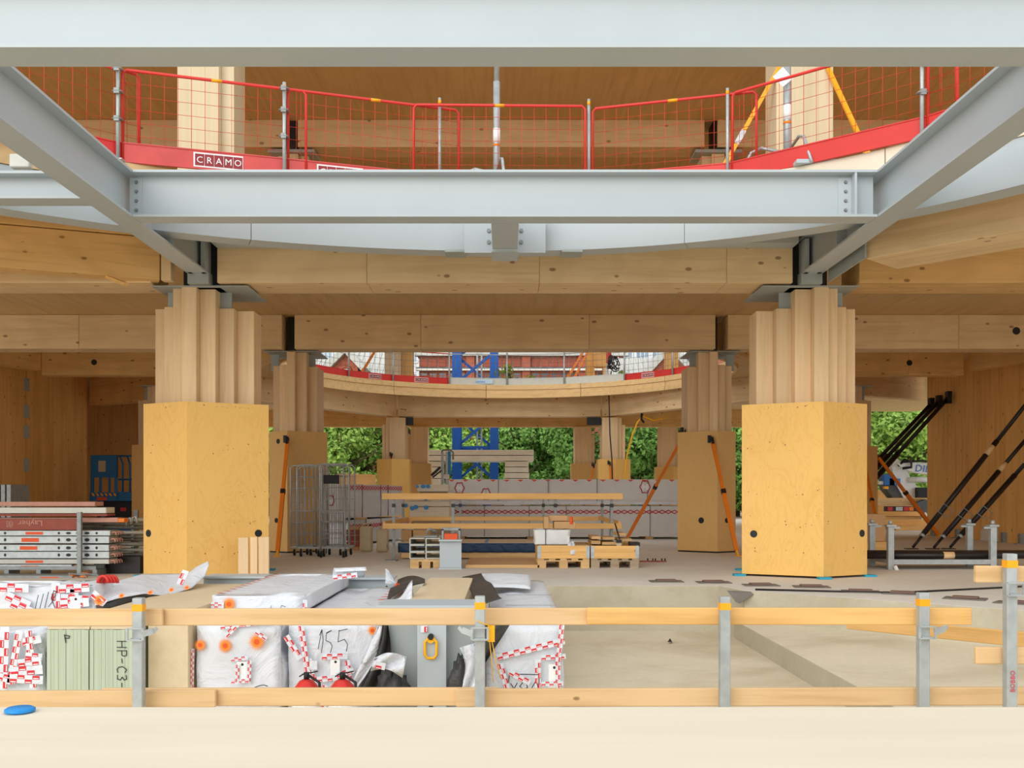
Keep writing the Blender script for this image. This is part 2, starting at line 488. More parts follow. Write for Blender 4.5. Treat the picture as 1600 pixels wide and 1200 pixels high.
# end walls that close the sides and the dark corner on the left
def wall(name, label, pieces, mat='wallw'):
    t = thing(name, pieces[0][0], label, 'wall', kind='structure')
    for a, b in pieces:
        part(MB().box(a, b), 'panel', M[mat], t)
    return t
wl = wall('wall_left', 'brown timber wall on the left with a row of steel joint plates',
     [((-12.1, 20.2, 0), (-11.9, 24.72, SOF)), ((-12.1, 24.76, 0), (-11.9, 28.35, SOF))])
for y in (598, 640, 672, 724, 775):
    c = P(40, y, 24.74)
    mb = MB().bbox((-11.9, 24.62, c.z-.2), (-11.885, 24.9, c.z+.12), .004)
    for k in range(4): mb.cyl((-11.89, 24.68+.02*(k % 2), c.z-.14+.07*k), (-11.875, 24.68+.02*(k % 2), c.z-.14+.07*k), .012, 6)
    part(mb, 'joint_plate', M['galv'], wl, 'grey steel joint plate')
wr = wall('wall_right', 'orange-brown timber wall on the right with black props',
     [((11.85, 17.5, 0), (12.05, 21.9, SOF)), ((11.85, 21.93, 0), (12.05, 25.6, SOF)), ((11.85, 25.63, 0), (12.05, 27.95, SOF))])
for d in (22.7, 23.5, 25.9, 27.4):
    part(MB().box((11.75, d, 0), (11.85, d+.12, .24)).box((11.66, d, 0), (11.75, d+.12, .02)), 'foot_bracket', M['galv_d'], wr)
mb = MB()
mb.sheet(lambda u, v: (11.846, 23.9 + .9*u, .42*v*(1 - .7*abs(u-.4)) + .0), 8, 4)
part(mb, 'mortar_stain', M['conc'], wr, 'grey mortar smear at the foot of the wall')
wall('wall_back', 'dark timber wall deep inside the left corner', [((-16.8, 36.0, 0), (-10.3, 36.2, SOF))])
wall('wall_side', 'timber end wall far out on the left side', [((-16.9, 20, 0), (-16.7, 36, SOF))])
wall('wall_partition', 'timber partition closing the dark corner beside the far columns', [((-10.5, 29.5, 0), (-10.3, 36, SOF))])

# ================================================================== beams
def beam(name, a, b, width, z0, z1, mat, label, segs=None, side=1, group=None, holes=()):
    """timber beam whose front face runs from a to b; segs = joints along it (0..1)"""
    a, b = V((a[0], a[1], 0)), V((b[0], b[1], 0)); d = b - a; L = d.length
    t = thing(name, (0, 0, z0), label, 'beam', group)
    js = [0] + list(segs or []) + [1]
    for s0, s1 in zip(js[:-1], js[1:]):
        part(MB().bbox((s0*L + .002, 0, z0), (s1*L - .002, width, z1), .006), 'board', mat, t)
    for h, hz, r in holes:
        part(MB().cyl((h*L, -.004, hz), (h*L, .05, hz), r, 14), 'cable_hole', M['black'], t, 'dark round cable hole')
    t.location = (a.x, a.y, z0)
    t.rotation_euler = (0, 0, math.atan2(d.y, d.x))
    return t
B0, B1 = E(2.86), SOF - .004
beam('glulam_beam', (-3.86, 13.35), (3.86, 13.35), .72, B0, B1, M['glulam'], 'pale timber beam spanning between the two front columns', [.26, .56, .885])
beam('glulam_beam', (-11.6, 13.35), (-4.75, 13.35), .72, B0, B1, M['glulam'], 'timber beam running left from the left front column')
beam('glulam_beam', (4.75, 13.35), (11.6, 13.35), .72, B0, B1, M['glulam2'], 'orange timber beam running right from the right front column')
t = beam('glulam_beam', (-7.6, 12.05), (-4.58, 13.22), .3, E(2.88), E(3.42), M['glulam2'], 'orange timber edge beam left of the left front column')
t = beam('curved_edge_beam', (-7.6, 12.0), (-4.4, 13.25), .34, E(3.43), E(3.6), M['glulam2'], 'thin orange board on top of the left edge beam')
solo(MB().bar((4.33, 11.95, E(3.03)), (4.33, 13.3, E(3.03)), .02, .34), 'end_plate', M['steel_d'], 'olive-grey steel plate closing the end of the right edge beam', 'plate')
# its short end piece by the column
solo(MB().bbox((-4.56, 13.2, B0), (-4.43, 13.34, E(3.3)), .004), 'end_block', M['glulam'], 'narrow timber end block beside the left front column head', 'block')
solo(MB().bar(P(168, 433, 12.95), P(197, 444, 12.6), .06, .04), 'timber_offcut', M['plank_o'], 'small timber offcut hanging below the left edge beam', 'offcut')
beam('glulam_beam', (4.36, 12.02), (7.3, 8.85), .8, B0, E(3.46), M['glulam'], 'pale timber edge beam rising to the right of the right front column', [.42])
ROW2 = 19.2
beam('glulam_beam', (-4.06, ROW2), (4.06, ROW2), .5, B0 - .02, B1, M['glulam'], 'timber beam between the second pair of columns', [.3, .7])
beam('glulam_beam', (-13.2, ROW2), (-4.3, ROW2), .5, B0 - .02, B1, M['glulam'], 'long timber beam running left from the second left column', [.56])
beam('glulam_beam', (4.3, ROW2), (13.2, ROW2), .5, B0 - .02, B1, M['glulam'], 'long timber beam running right from the second right column', [.5],
     holes=[(((1588-CX)*ROW2/F - 4.3)/8.9, PZ(517, ROW2), .075)])
HB = 23.4
beam('glulam_beam', (PX(65, HB), HB), (PX(246, HB), HB), .4, B0 - .02, B1, M['glulam2'], 'shaded timber beam with a round hole on the left',
     holes=[((147-65)/(246-65), PZ(566, HB), .068)])
beam('glulam_beam', (PX(1334, HB), HB), (PX(1506, HB), HB), .4, B0 - .02, B1, M['glulam2'], 'shaded timber beam with a round hole on the right', [.5],
     holes=[((1421-1334)/(1506-1334), PZ(567, HB), .068)])
beam('glulam_beam', (-11.9, 20.2), (-10.9, HB), .3, E(2.95), B1, M['glulam2'], 'orange timber beam end above the left timber wall')
beam('glulam_beam', (10.9, HB), (11.84, 20.4), .3, E(2.95), B1, M['glulam2'], 'orange timber beam end above the right timber wall')
beam('glulam_beam', (-11.9, 28.5), (-8.9, 26.7), .3, E(2.6), B1, M['glulam2'], 'short orange beam over the dark opening on the left')
beam('glulam_beam', (8.9, 26.7), (12.0, 28.5), .3, E(2.75), B1, M['glulam'], 'short pale beam over the green opening on the right')
# hexagon of beams round the far opening
ROW3 = 34.9
beam('glulam_beam', (-3.75, ROW3), (3.35, ROW3), .5, E(2.78), B1, M['glulam'], 'straight timber beam under the far round opening')
beam('glulam_beam', (-8.2, 27.6), (-3.8, ROW3), .4, E(2.78), B1, M['glulam'], 'slanting timber beam left of the far round opening')
beam('glulam_beam', (3.4, ROW3), (8.2, 27.6), .4, E(2.78), B1, M['glulam'], 'slanting timber beam right of the far round opening')
beam('glulam_beam', (-4.3, 20.2), (-8.0, 26.6), .4, E(2.86), B1, M['glulam2'], 'timber beam running back from the second left column')
beam('glulam_beam', (8.0, 26.6), (4.3, 20.2), .4, E(2.86), B1, M['glulam2'], 'timber beam running back from the second right column')
beam('glulam_beam', (-12, 40.6), (12, 40.6), .5, E(2.82), B1, M['glulam2'], 'dark timber beam at the far edge of the floor', [.25, .5, .75])
# upper storey beams behind the red fence
for a, b, l in ((-4.0, 3.85, 'upper-storey timber beam seen through the middle fence panels'), (-13, -4.25, 'upper-storey timber beam behind the left fence panels'), (4.1, 13, 'upper-storey timber beam behind the right fence panels')):
    beam('glulam_beam', (a, ROW2), (b, ROW2), .6, E(6.73), SOF3 - .004, M['glulam'], l)
for s, w in ((-1, 'left'), (1, 'right')):
    t = thing('steel_connector', (s*4.12, ROW2+.1, E(6.2)), 'black steel connector in the upper-storey beam on the %s' % w, 'connector')
    part(MB().box((s*4.12-.09, ROW2+.06, E(6.7)), (s*4.12+.09, ROW2+.5, SOF3-.004)), 'core', M['black'], t)
    part(MB().box((s*4.12-.45, ROW2-.02, E(6.62)), (s*4.12+.45, ROW2+.6, E(6.68))), 'plate', M['steel_d'], t)
    tc = thing('timber_column', (s*4.12, ROW2+.6, TOP), 'upper-storey timber column on the %s under the black connector' % w, 'column')
    for k, (x0, x1, dd) in enumerate(((-.3, -.12, .16), (-.12, .12, .04), (.12, .3, .16))):
        part(MB().bbox((s*4.12+x0, ROW2+dd, TOP), (s*4.12+x1, ROW2+.9, E(6.615))), 'lamina', M['lvl'], tc)
# rear timber wall of the upper storey
beam('glulam_beam', (-12, 22.6), (12, 22.6), .3, E(5.2), SOF3 - .36, M['clt_x'], 'brown timber wall band at the back of the upper storey')

# ================================================================== columns
def column(side, cxp, D, lam, boxp, z_box, z_low, z_top, label, where, blab, core=None, boxmat='ply', cap=True, holes=(), z0=0.0, pads=False, capw=(.5, .55)):
    """stepped column of vertical laminae (x0,x1,depth,tall) around which a plywood box is built"""
    c = P(cxp, CY, D)
    t = thing('timber_column', (c.x, D + .7, z0), label, 'column')
    for x0, x1, dd, tall in lam:
        d = D + dd
        xa, xb = sorted((c.x + side*x0, c.x + side*x1))
        part(MB().bbox((xa, d, z0 + .01), (xb, D + 1.35 - dd*.3, z_top if tall else z_low - .05*dd), .007), 'lamina', M['lvl'], t)
    if cap:
        part(MB().box((c.x - capw[0], D + .22, z_top - .02), (c.x + capw[1], D + 1.3, z_top - .005)), 'cap_plate', M['steel_d'], t, 'grey steel cap plate')
        for sx in (-1, 1):
            part(MB().box((c.x + sx*.28 + side*.02, D + .62, z_low - .1), (c.x + sx*.44 + side*.02, D + .66, z_top - .02)), 'bracket', M['steel_d'], t, 'grey steel bracket plate')
    if core:
        part(MB().box((c.x + core[0], D + .3, z_top - .02), (c.x + core[1], D + .8, SOF - .01)), 'steel_core', M['black'], t, 'black steel core between the beams')
    b = thing('plywood_box', (c.x, D + .6, z0), blab, 'box')
    n = len(boxp)
    pts = [V((c.x + side*px, D + py, 0)) for px, py in boxp]
    for i in range(n):
        p, q = pts[i], pts[(i+1) % n]
        d = (q-p).normalized(); nn = V((d.y, -d.x, 0))
        cen = sum(pts, V()) / n
        if nn.dot(p - cen) > 0: nn = -nn
        o = part(MB().prism([p[:2], q[:2], (q + nn*.03)[:2], (p + nn*.03)[:2]], z0 + .03, z_box), 'panel', M[boxmat], b)
    if pads:
        rs = random.Random(int(cxp)); mb = MB()
        for i in (0, n-1):
            p, q = pts[i], pts[(i+1) % n]; d = (q-p).normalized(); nn = V((d.y, -d.x, 0))
            if nn.dot(p - sum(pts, V())/n) < 0: nn = -nn
            for zz in (.35, .75, 1.15, 1.75, z_box - .06):
                for k in range(7 if i == 0 else 3):
                    m_ = p + (q-p)*rs.uniform(.04, .96); m_.z = zz + rs.gauss(0, .035 if zz < 2 else .008)
                    m_.z = min(m_.z, z_box - .02)
                    mb.cyl(m_ + nn*.0025, m_ - nn*.004, rs.choice((.005, .006, .009)), 6)
        part(mb, 'screw_heads', M['brown_board'], b, 'scattered dark screw heads')
    for i, s, h, r in holes:
        p, q = pts[i], pts[(i+1) % n]; d = (q-p).normalized(); nn = V((d.y, -d.x, 0)); cen = sum(pts, V())/n
        if nn.dot(p - cen) < 0: nn = -nn
        m_ = p + (q-p)*s; m_.z = h
        part(MB().cyl(m_ + nn*.004, m_ - nn*.03, r, 16), 'cable_hole', M['black'], b, 'dark round hole')
    if pads:
        for i in range(n):
            dd = (pts[i] - sum(pts, V())/n)*.04
            part(MB().box((pts[i].x + dd.x - .08, pts[i].y + dd.y - .06, 0.001), (pts[i].x + dd.x + .08, pts[i].y + dd.y + .08, .028)), 'pad', M['teal'], b, 'turquoise packing pad')
    else:
        part(MB().prism([(p.x*.98 + c.x*.02, p.y + .03) for p in pts], z0, z0 + .03), 'base_strip', M['black'], b)
    return t
# side = +1 means the laminae lists are mirrored for the right-hand column
ROW1 = 13.19
lam1 = [(.155, -.044, .26, True), (.305, .155, .36, True), (.465, .305, .48, False), (.63, .465, .6, False),
        (-.044, -.263, .4, True), (-.263, -.473, .56, False), (-.473, -.71, .72, False)]
box1 = [(0, 0), (-.955, .54), (-.70, 1.5), (.2, 1.75), (.84, 1.3), (.72, .40)]
column(-1, 292, ROW1, lam1, box1, PZ(627, ROW1), E(2.62), E(2.84), 'stepped timber column at the left front in a yellow plywood box', 'left', 'yellow plywood box around the left front column',
       core=(-.14, .36), holes=[(0, .87, PZ(833, 13.7), .05), (5, .12, PZ(833, 13.6), .05)], pads=True, capw=(.55, .75))
column(1, 1287, ROW1, lam1, box1, PZ(627, ROW1), E(2.62), E(2.84), 'stepped timber column at the right front in a yellow plywood box', 'right', 'yellow plywood box around the right front column',
       core=(-.36, .14), holes=[(0, .85, PZ(834, 13.7), .05), (5, .12, PZ(833, 13.6), .05)], pads=True, capw=(.75, .55))
lam2 = [(.06, -.1, .22, True), (.216, .06, .3, False), (.37, .216, .42, False), (-.1, -.3, .34, True), (-.3, -.48, .5, False)]
box2 = [(0, 0), (-.67, .55), (-.45, 1.3), (.3, 1.3), (.42, .3)]
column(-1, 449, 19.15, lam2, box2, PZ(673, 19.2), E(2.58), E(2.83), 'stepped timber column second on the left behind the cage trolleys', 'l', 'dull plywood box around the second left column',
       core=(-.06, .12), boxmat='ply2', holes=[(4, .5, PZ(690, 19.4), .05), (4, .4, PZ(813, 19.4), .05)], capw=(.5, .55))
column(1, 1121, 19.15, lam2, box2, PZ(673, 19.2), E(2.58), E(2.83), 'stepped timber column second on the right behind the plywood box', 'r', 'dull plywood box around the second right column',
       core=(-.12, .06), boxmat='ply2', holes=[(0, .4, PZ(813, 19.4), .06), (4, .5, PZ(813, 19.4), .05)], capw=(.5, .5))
lam3 = [(.04, .3, .1, False), (-.04, -.26, .1, True), (-.26, -.5, .2, True), (.3, .42, .3, False)]
lam3b = [(.12, -.43, .32, True), (.25, .12, .38, True), (.38, .25, .45, False)]
box3 = [(0, 0), (-.58, .25), (-.56, 1.2), (.5, 1.2), (.54, .25)]
column(-1, 612, 34.2, lam3b, box3, PZ(717, 34.2), E(2.5), E(2.72), 'timber column third on the left before the green trees', 'l3', 'small yellow plywood box around the third left column', cap=False)
column(1, 962, 34.2, lam3b, box3, PZ(717, 34.2), E(2.5), E(2.72), 'timber column third on the right behind the hanging cable', 'r3', 'small yellow plywood box around the third right column', cap=False)
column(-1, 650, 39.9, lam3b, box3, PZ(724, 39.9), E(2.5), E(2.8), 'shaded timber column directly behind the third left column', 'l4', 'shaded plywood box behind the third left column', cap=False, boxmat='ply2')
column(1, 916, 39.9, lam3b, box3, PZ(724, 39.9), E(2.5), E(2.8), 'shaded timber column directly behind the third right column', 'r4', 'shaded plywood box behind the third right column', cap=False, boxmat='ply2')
column(1, 1052, 38.5, lam3b, box3, PZ(729, 38.5), E(2.3), E(2.7), 'far timber column seen between the orange prop and the second right column', 'r5', 'plywood box of the far column beside the orange prop', cap=False)
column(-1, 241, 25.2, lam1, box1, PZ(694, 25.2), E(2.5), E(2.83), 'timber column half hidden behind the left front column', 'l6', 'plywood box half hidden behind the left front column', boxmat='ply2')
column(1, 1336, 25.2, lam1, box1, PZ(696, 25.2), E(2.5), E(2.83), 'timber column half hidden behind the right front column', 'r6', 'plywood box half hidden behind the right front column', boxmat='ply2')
# black plates at the head of the third columns
for x0, x1, l in ((626, 645, 'left'), (918, 939, 'right')):
    d = 34.75
    solo(MB().box((PX(x0, d), d, PZ(664, d)), (PX(x1, d), d+.3, PZ(652, d))), 'steel_connector', M['black'], 'black steel connector at the head of the third %s column' % l, 'connector')
# pale columns of the upper storey
for x0, xm, x1, w in ((277, 342, 362, 'left'), (1302, 1232, 1217, 'right')):
    d = 13.6
    t = thing('timber_column', (PX(xm, d), d, TOP), 'pale upper-storey timber column behind the red fence on the %s' % w, 'column')
    for k, (a, b, dd) in enumerate(((x0, xm, 0), (xm, x1, .12))):
        xa, xb = sorted((PX(a, d), PX(b, d)))
        n = 3 if k == 0 else 1
        for i in range(n):
            part(MB().bbox((xa + (xb-xa)*i/n + .0005, d + dd, TOP), (xa + (xb-xa)*(i+1)/n - .0005, d + .7, SOF3 - .003), .003), 'lamina', M['lvl_pale'], t)

# ================================================================== grey steel frame
def ibeam(mb_parts, a, b, w, h, z0, tf=.026, tw=.016):
    """I-section between plan points a and b, bottom at z0"""
    a, b = V((a[0], a[1], 0)), V((b[0], b[1], 0))
    up = V((0, 0, 1))
    mb_parts['bottom_flange'] = MB().bar(a + up*(z0 + tf/2), b + up*(z0 + tf/2), w, tf)
    mb_parts['top_flange'] = MB().bar(a + up*(z0 + h - tf/2), b + up*(z0 + h - tf/2), w, tf)
    mb_parts['web'] = MB().bar(a + up*(z0 + h/2), b + up*(z0 + h/2), tw, h - 2*tf)
def steel_beam(a, b, w, h, z0, label, plates=(), bolts=()):
    t = thing('steel_beam', ((a[0]+b[0])/2, (a[1]+b[1])/2, z0), label, 'beam')
    d = {}; ibeam(d, a, b, w, h, z0)
    for k, mb in d.items(): part(mb, k, M['steel'], t)
    for mb in plates: part(mb, 'stiffener', M['steel'], t)
    for p, n in bolts:
        p = V(p); n = V(n)
        part(MB().cyl(p, p + n*.012, .022, 6).cyl(p + n*.012, p + n*.026, .014, 6), 'bolt', M['galv_d'], t, 'bolt head')
    return t
SB = E(2.97)
SH = .5
NEAR, FARB = 6.74, 10.72
# flange front edge of near beam at 6.59, of the far beam at 10.62
steel_beam((-6.5, NEAR), (6.5, NEAR), .3, SH, SB, 'grey steel beam crossing the top of the picture nearest the camera')
xs = 4.1
bolt_l = [(V((-3.96, FARB - .012, SB + .1 + .1*k)), (0, -1, 0)) for k in range(4)]
bolt_r = [(V((3.66, FARB - .012, SB + .1 + .1*k)), (0, -1, 0)) for k in range(4)]
steel_beam((-3.96, FARB), (3.96, FARB), .27, SH, SB, 'grey steel cross beam in front of the red mesh fence',
     plates=[MB().box((3.72, FARB - .13, SB + .026), (3.745, FARB + .13, SB + SH - .026)), MB().box((-4.03, FARB - .02, SB + .05), (-3.9, FARB - .008, SB + SH - .05)),
             MB().box((3.58, FARB - .02, SB + .05), (3.72, FARB - .008, SB + SH - .05))], bolts=bolt_l + bolt_r)
for s, w in ((-1, 'left'), (1, 'right')):
    steel_beam((s*4.1, NEAR + .152), (s*4.1, 13.55), .27, SH, SB, 'grey steel beam running back to the %s front column head' % w,
        plates=[MB().box((s*4.1 - s*.13, FARB + 1.2, SB + .026), (s*4.1 - s*.008, FARB + 1.22, SB + SH - .026))])
    t = thing('beam_seat', (s*4.1, 13.5, E(2.84)), 'grey steel seat carrying the %s beam end on the column head' % w, 'bracket')
    part(MB().box((s*4.1 - .14, 13.3, E(2.84)), (s*4.1 + .14, 13.6, SB)), 'block', M['steel_d'], t)
    part(MB().box((s*4.1 + .06, 13.22, SB), (s*4.1 + .12, 13.5, SB + .45)).box((s*4.1 - .12, 13.22, SB), (s*4.1 - .06, 13.5, SB + .45)), 'cheek_plate', M['steel'], t)
# outer beams continuing sideways behind the frame
steel_beam((-8.5, 10.2), (-4.22, 10.2), .27, .28, PZ(310, 10.07), 'shallower grey steel beam running out of frame on the left')
# hanging stub at the middle of the far beam, joining the curved edge
t = thing('steel_stub', (0, 11.6, E(2.4)), 'grey steel stub between the cross beam and the curved edge ring', 'beam')
st0 = FARB + .14
part(MB().box((-.15, st0, SB - .002), (.15, 12.4, SB + .024)), 'bottom_flange', M['steel'], t)
part(MB().box((-.01, st0, SB + .024), (.01, 12.4, SB + SH)), 'web', M['steel'], t)
part(MB().box((-.16, 11.95, SB - .04), (.16, 12.42, SB - .004)), 'seat_plate', M['steel'], t)
# curved edge ring (steel) and its timber edge
def ring_seg(name, c, r, a0, a1, z0, z1, th, mat, parent, n=10, label=None):
    def pt(t_, rr, z): return V((c[0] + rr*math.cos(t_), c[1] + rr*math.sin(t_), z))
    mb = MB()
    vs = []
    for k in range(n+1):
        t_ = a0 + (a1-a0)*k/n
        vs += [pt(t_, r, z0), pt(t_, r+th, z0), pt(t_, r+th, z1), pt(t_, r, z1)]
    fs = []
    for k in range(n):
        o = 4*k
        for i in range(4): fs.append((o+i, o+(i+1) % 4, o+4+(i+1) % 4, o+4+i))
    fs += [(0,1,2,3)[::-1], tuple(4*n+i for i in range(4))]
    mb.add(vs, fs)
    return part(mb, name, mat, parent, label)
rg = thing('curved_edge_ring', (0, HEX1[1]+R1, E(3.1)), 'curved white-grey steel ring under the near round opening', 'ring beam')
rad = math.radians
for k in range(8):
    a0 = rad(8 + 20.5*k); a1 = rad(8 + 20.5*(k+1)) - .001
    hc, hr = (HEX1, R1) if k < 4 else (HEX1L, R1L)
    ring_seg('ring_plate', hc, hr - .06, a0, a1, E(3.12), E(3.56), .05, M['steel'], rg)
    ring_seg('bottom_flange', hc, hr - .06, a0, a1, E(3.085), E(3.12), .3, M['steel'], rg)
er = thing('timber_edge', (0, HEX1[1]+R1, E(3.56)), 'cream timber edge of the slab under the red fence', 'edge board')
for k in range(8):
    a0 = rad(6 + 21*k); a1 = rad(6 + 21*(k+1)) - .002
    hc, hr = (HEX1, R1) if k < 4 else (HEX1L, R1L)
    ring_seg('edge_board', hc, hr - .08, a0, a1, E(3.565), TOP + .01, .075, M['cream'] if k < 4 else M['clt_x'], er)
t = thing('ring_plates', (0, 12.2, SB), 'pair of bolted white joint plates either side of the steel stub', 'plate')
for s in (-1, 1):
    part(MB().box((s*.155, 12.28, E(3.0)), (s*.5, 12.305, E(3.5))), 'joint_plate', M['steel'], t)
    for z in (3.13, 3.27):
        part(MB().cyl((s*.2, 12.28, E(z)), (s*.2, 12.255, E(z)), .025, 6), 'bolt', M['galv_d'], t)
for x in (712, 893):
    c = P(x, 398, 12.6)
    solo(MB().box((c.x-.13, 12.45, c.z+.0), (c.x+.13, 12.75, c.z+.03)), 'hanger_plate', M['steel_d'], 'small grey plate under the curved ring %s of the stub' % ('left' if x < 789 else 'right'), 'plate')
# steel angle above the front beam
solo(MB().box((-3.85, 13.05, E(3.32)), (3.85, 13.34, E(3.35))).box((-3.85, 13.05, E(3.35)), (3.85, 13.07, E(3.4))), 'support_angle', M['steel'], 'long grey steel angle above the front timber beam', 'angle')

# far opening: curved timber edge in three layers
fr = thing('ring_beam', (0, HEX2[1]+R2, E(3.35)), 'curved layered timber edge of the far round opening', 'ring beam')
for k in range(12):
    a0 = rad(30*k + 6); a1 = rad(30*(k+1) + 6) - .003
    for j, (z0, z1, dr) in enumerate(((3.36, 3.5, .0), (3.505, 3.64, .03), (3.645, 3.805, .0))):
        ring_seg('layer', HEX2, R2 - .1 + dr, a0, a1, E(z0), E(z1), .09, M['glulam3'], fr, 6)
# ================================================================== foreground slab and guard rail
t = thing('timber_slab', (0, 1.7, PIT), 'cream timber slab lying across the bottom of the picture', 'slab')
part(MB().bbox((-4.2, .75, .27), (4.2, 2.6, .55), .006), 'slab', M['cream'], t)
for x in (-3.4, -1.2, 1.2, 3.4):
    part(MB().bbox((x-.08, .9, PIT), (x+.08, 2.5, .269), .004), 'bearer', M['pallet'], t)
solo(MB().lathe([(.028, 0), (.037, .003), (.037, .009), (.03, .013)], P(40, 1108, 2.56) + V((0, -.03, 0)) - V((0,0,PZ(1108,2.56)-.5505)), 20), 'plastic_disc', M['blue_cap'], 'small blue plastic disc on the edge of the foreground slab', 'disc')
RD = 5.76
def hook_clamp(c, mat, parent, name='clamp', s=1):
    c = V(c)
    mb = MB()
    w = .045
    for a, b in (((-w, 0, -w), (w, 0, -w)), ((-w, 0, w), (w, 0, w)), ((-w, 0, -w), (-w, 0, w)), ((w, 0, -w), (w, 0, w))):
        mb.bar(c + V((a[0], -.045, a[2]*.75)), c + V((b[0], -.045, b[2]*.75)), .014, .008)
    mb.bar(c + V((s*.04, -.045, 0)), c + V((s*.1, -.03, .02)), .012, .035)
    mb.bar(c + V((s*.095, -.03, .01)), c + V((s*.12, -.02, .035)), .01, .02)
    mb.bar(c + V((0, -.045, -.03)), c + V((0, .035, -.03)), .06, .01)
    return part(mb, name, mat, parent)
def guard_post(x, ytop, d, w, label, base, clamp_y=None, text=False, s=1):
    c = P(x, ytop, d)
    t = thing('guardrail_post', (c.x, d, base), label, 'post')
    h = w/2
    part(MB().bbox((c.x-h, d-h, base), (c.x+h, d+h, c.z), .004), 'tube', M['galv'], t)
    part(MB().box((c.x-h-.001, d-h-.0015, c.z-.075), (c.x+h+.001, d+h+.001, c.z-.035)), 'tape_band', M['amber'], t, 'amber reflective band')
    part(MB().box((c.x-.09, d-.09, base), (c.x+.09, d+.09, base+.01)), 'base_plate', M['galv_d'], t)
    if clamp_y: hook_clamp((c.x, d-h+.01, PZ(clamp_y, d)), M['galv'], t, s=s)
    if text:
        vs, fs = text_shape('BOBBO', .035)
        part(MB().flat(vs, fs, V((c.x+.012, d-h-.002, PZ(1080, d))), V((0, 0, 1)), V((-1, 0, 0)), n=(0, -1, 0)), 'stencil', M['red_print'], t, 'small red stencilled letters')
    return t
posts = [(217, 934, 'galvanised guardrail post in front of the green board stacks', 989, 1), (750, 931, 'galvanised guardrail post with a yellow tag in front of the wrapped bundles', 988, -1),
         (1132, 932, 'galvanised guardrail post standing before the concrete pit floor', None, 1), (1442, 926, 'galvanised guardrail post second from the right edge', 986, 1)]
for x, y, l, cl, s in posts: guard_post(x, y, RD - .07, .058, l, PIT if x < 1300 else PIT + .2, cl, s=s)
guard_post(1578, 865, 5.35, .056, 'tall galvanised guardrail post at the right edge with red stencilling', PIT + .2, 919, True)
def rail(x0, y0, x1, y1, d0, d1, h, name, mat, label, th=.034, cat='plank'):
    a, b = P(x0, y0, d0), P(x1, y1, d1)
    L = (b-a).length
    o = solo(MB().bbox((0, -th/2, -h/2), (L, th/2, h/2), .005), name, mat, label, cat)
    o.rotation_euler = ((b-a).to_track_quat('X', 'Z')).to_euler()
    ctr = (a+b)/2
    o.location = ctr + (o.rotation_euler.to_matrix() @ V((0, 0, -h/2)))
    return o
rail(-60, 965, 255, 964, RD+.02, RD+.02, .1, 'guardrail_plank', M['plank'], 'upper guardrail plank at the left edge ending by the green boards')
rail(200, 964, 925, 963, RD+.065, RD+.065, .098, 'guardrail_plank', M['plank'], 'long upper guardrail plank across the wrapped bundles')
rail(917, 962.5, 1517, 963, RD+.02, RD+.02, .098, 'guardrail_plank', M['plank_o'], 'orange upper guardrail plank ending right of the fourth post')
rail(-60, 1093, 338, 1091, RD+.02, RD+.02, .1, 'guardrail_plank', M['plank'], 'lower guardrail plank at the left edge')
rail(160, 1089, 780, 1088, RD+.065, RD+.065, .104, 'guardrail_plank', M['plank'], 'lower guardrail plank in front of the red extinguishers')
rail(713, 1090, 1660, 1087, RD+.02, RD+.02, .104, 'guardrail_plank', M['plank'], 'lower guardrail plank running out on the right')
rail(1523, 897, 1680, 898, 5.42, 5.42, .092, 'guardrail_plank', M['plank'], 'upper plank behind the tall post at the right edge')
rail(1523, 1024, 1680, 1024, 5.42, 5.42, .092, 'guardrail_plank', M['plank'], 'lower plank behind the tall post at the right edge')
rail(1325, 973, 1640, 1003, 7.4, 5.7, .09, 'guardrail_plank', M['plank_o'], 'slanting guardrail plank behind the right-hand posts')
# yellow  tag on the second post
tg = thing('yellow_tag', P(768, 1003, RD-.12), 'yellow inspection tag tied to the second guardrail post', 'tag')
part(MB().box(P(762, 1003, RD-.105), P(773, 977, RD-.1)), 'plate', M['yellow'], tg)
part(MB().tube([P(745, 970, RD-.12), P(757, 975, RD-.12), P(767, 978, RD-.12)], .003, 4).tube([P(765, 1003, RD-.11), P(768, 1030, RD-.11), P(771, 1066, RD-.11)], .0025, 4).tube([P(769, 1003, RD-.11), P(774, 1030, RD-.11), P(782, 1060, RD-.11)], .0025, 4), 'cord', M['yellow'], tg)

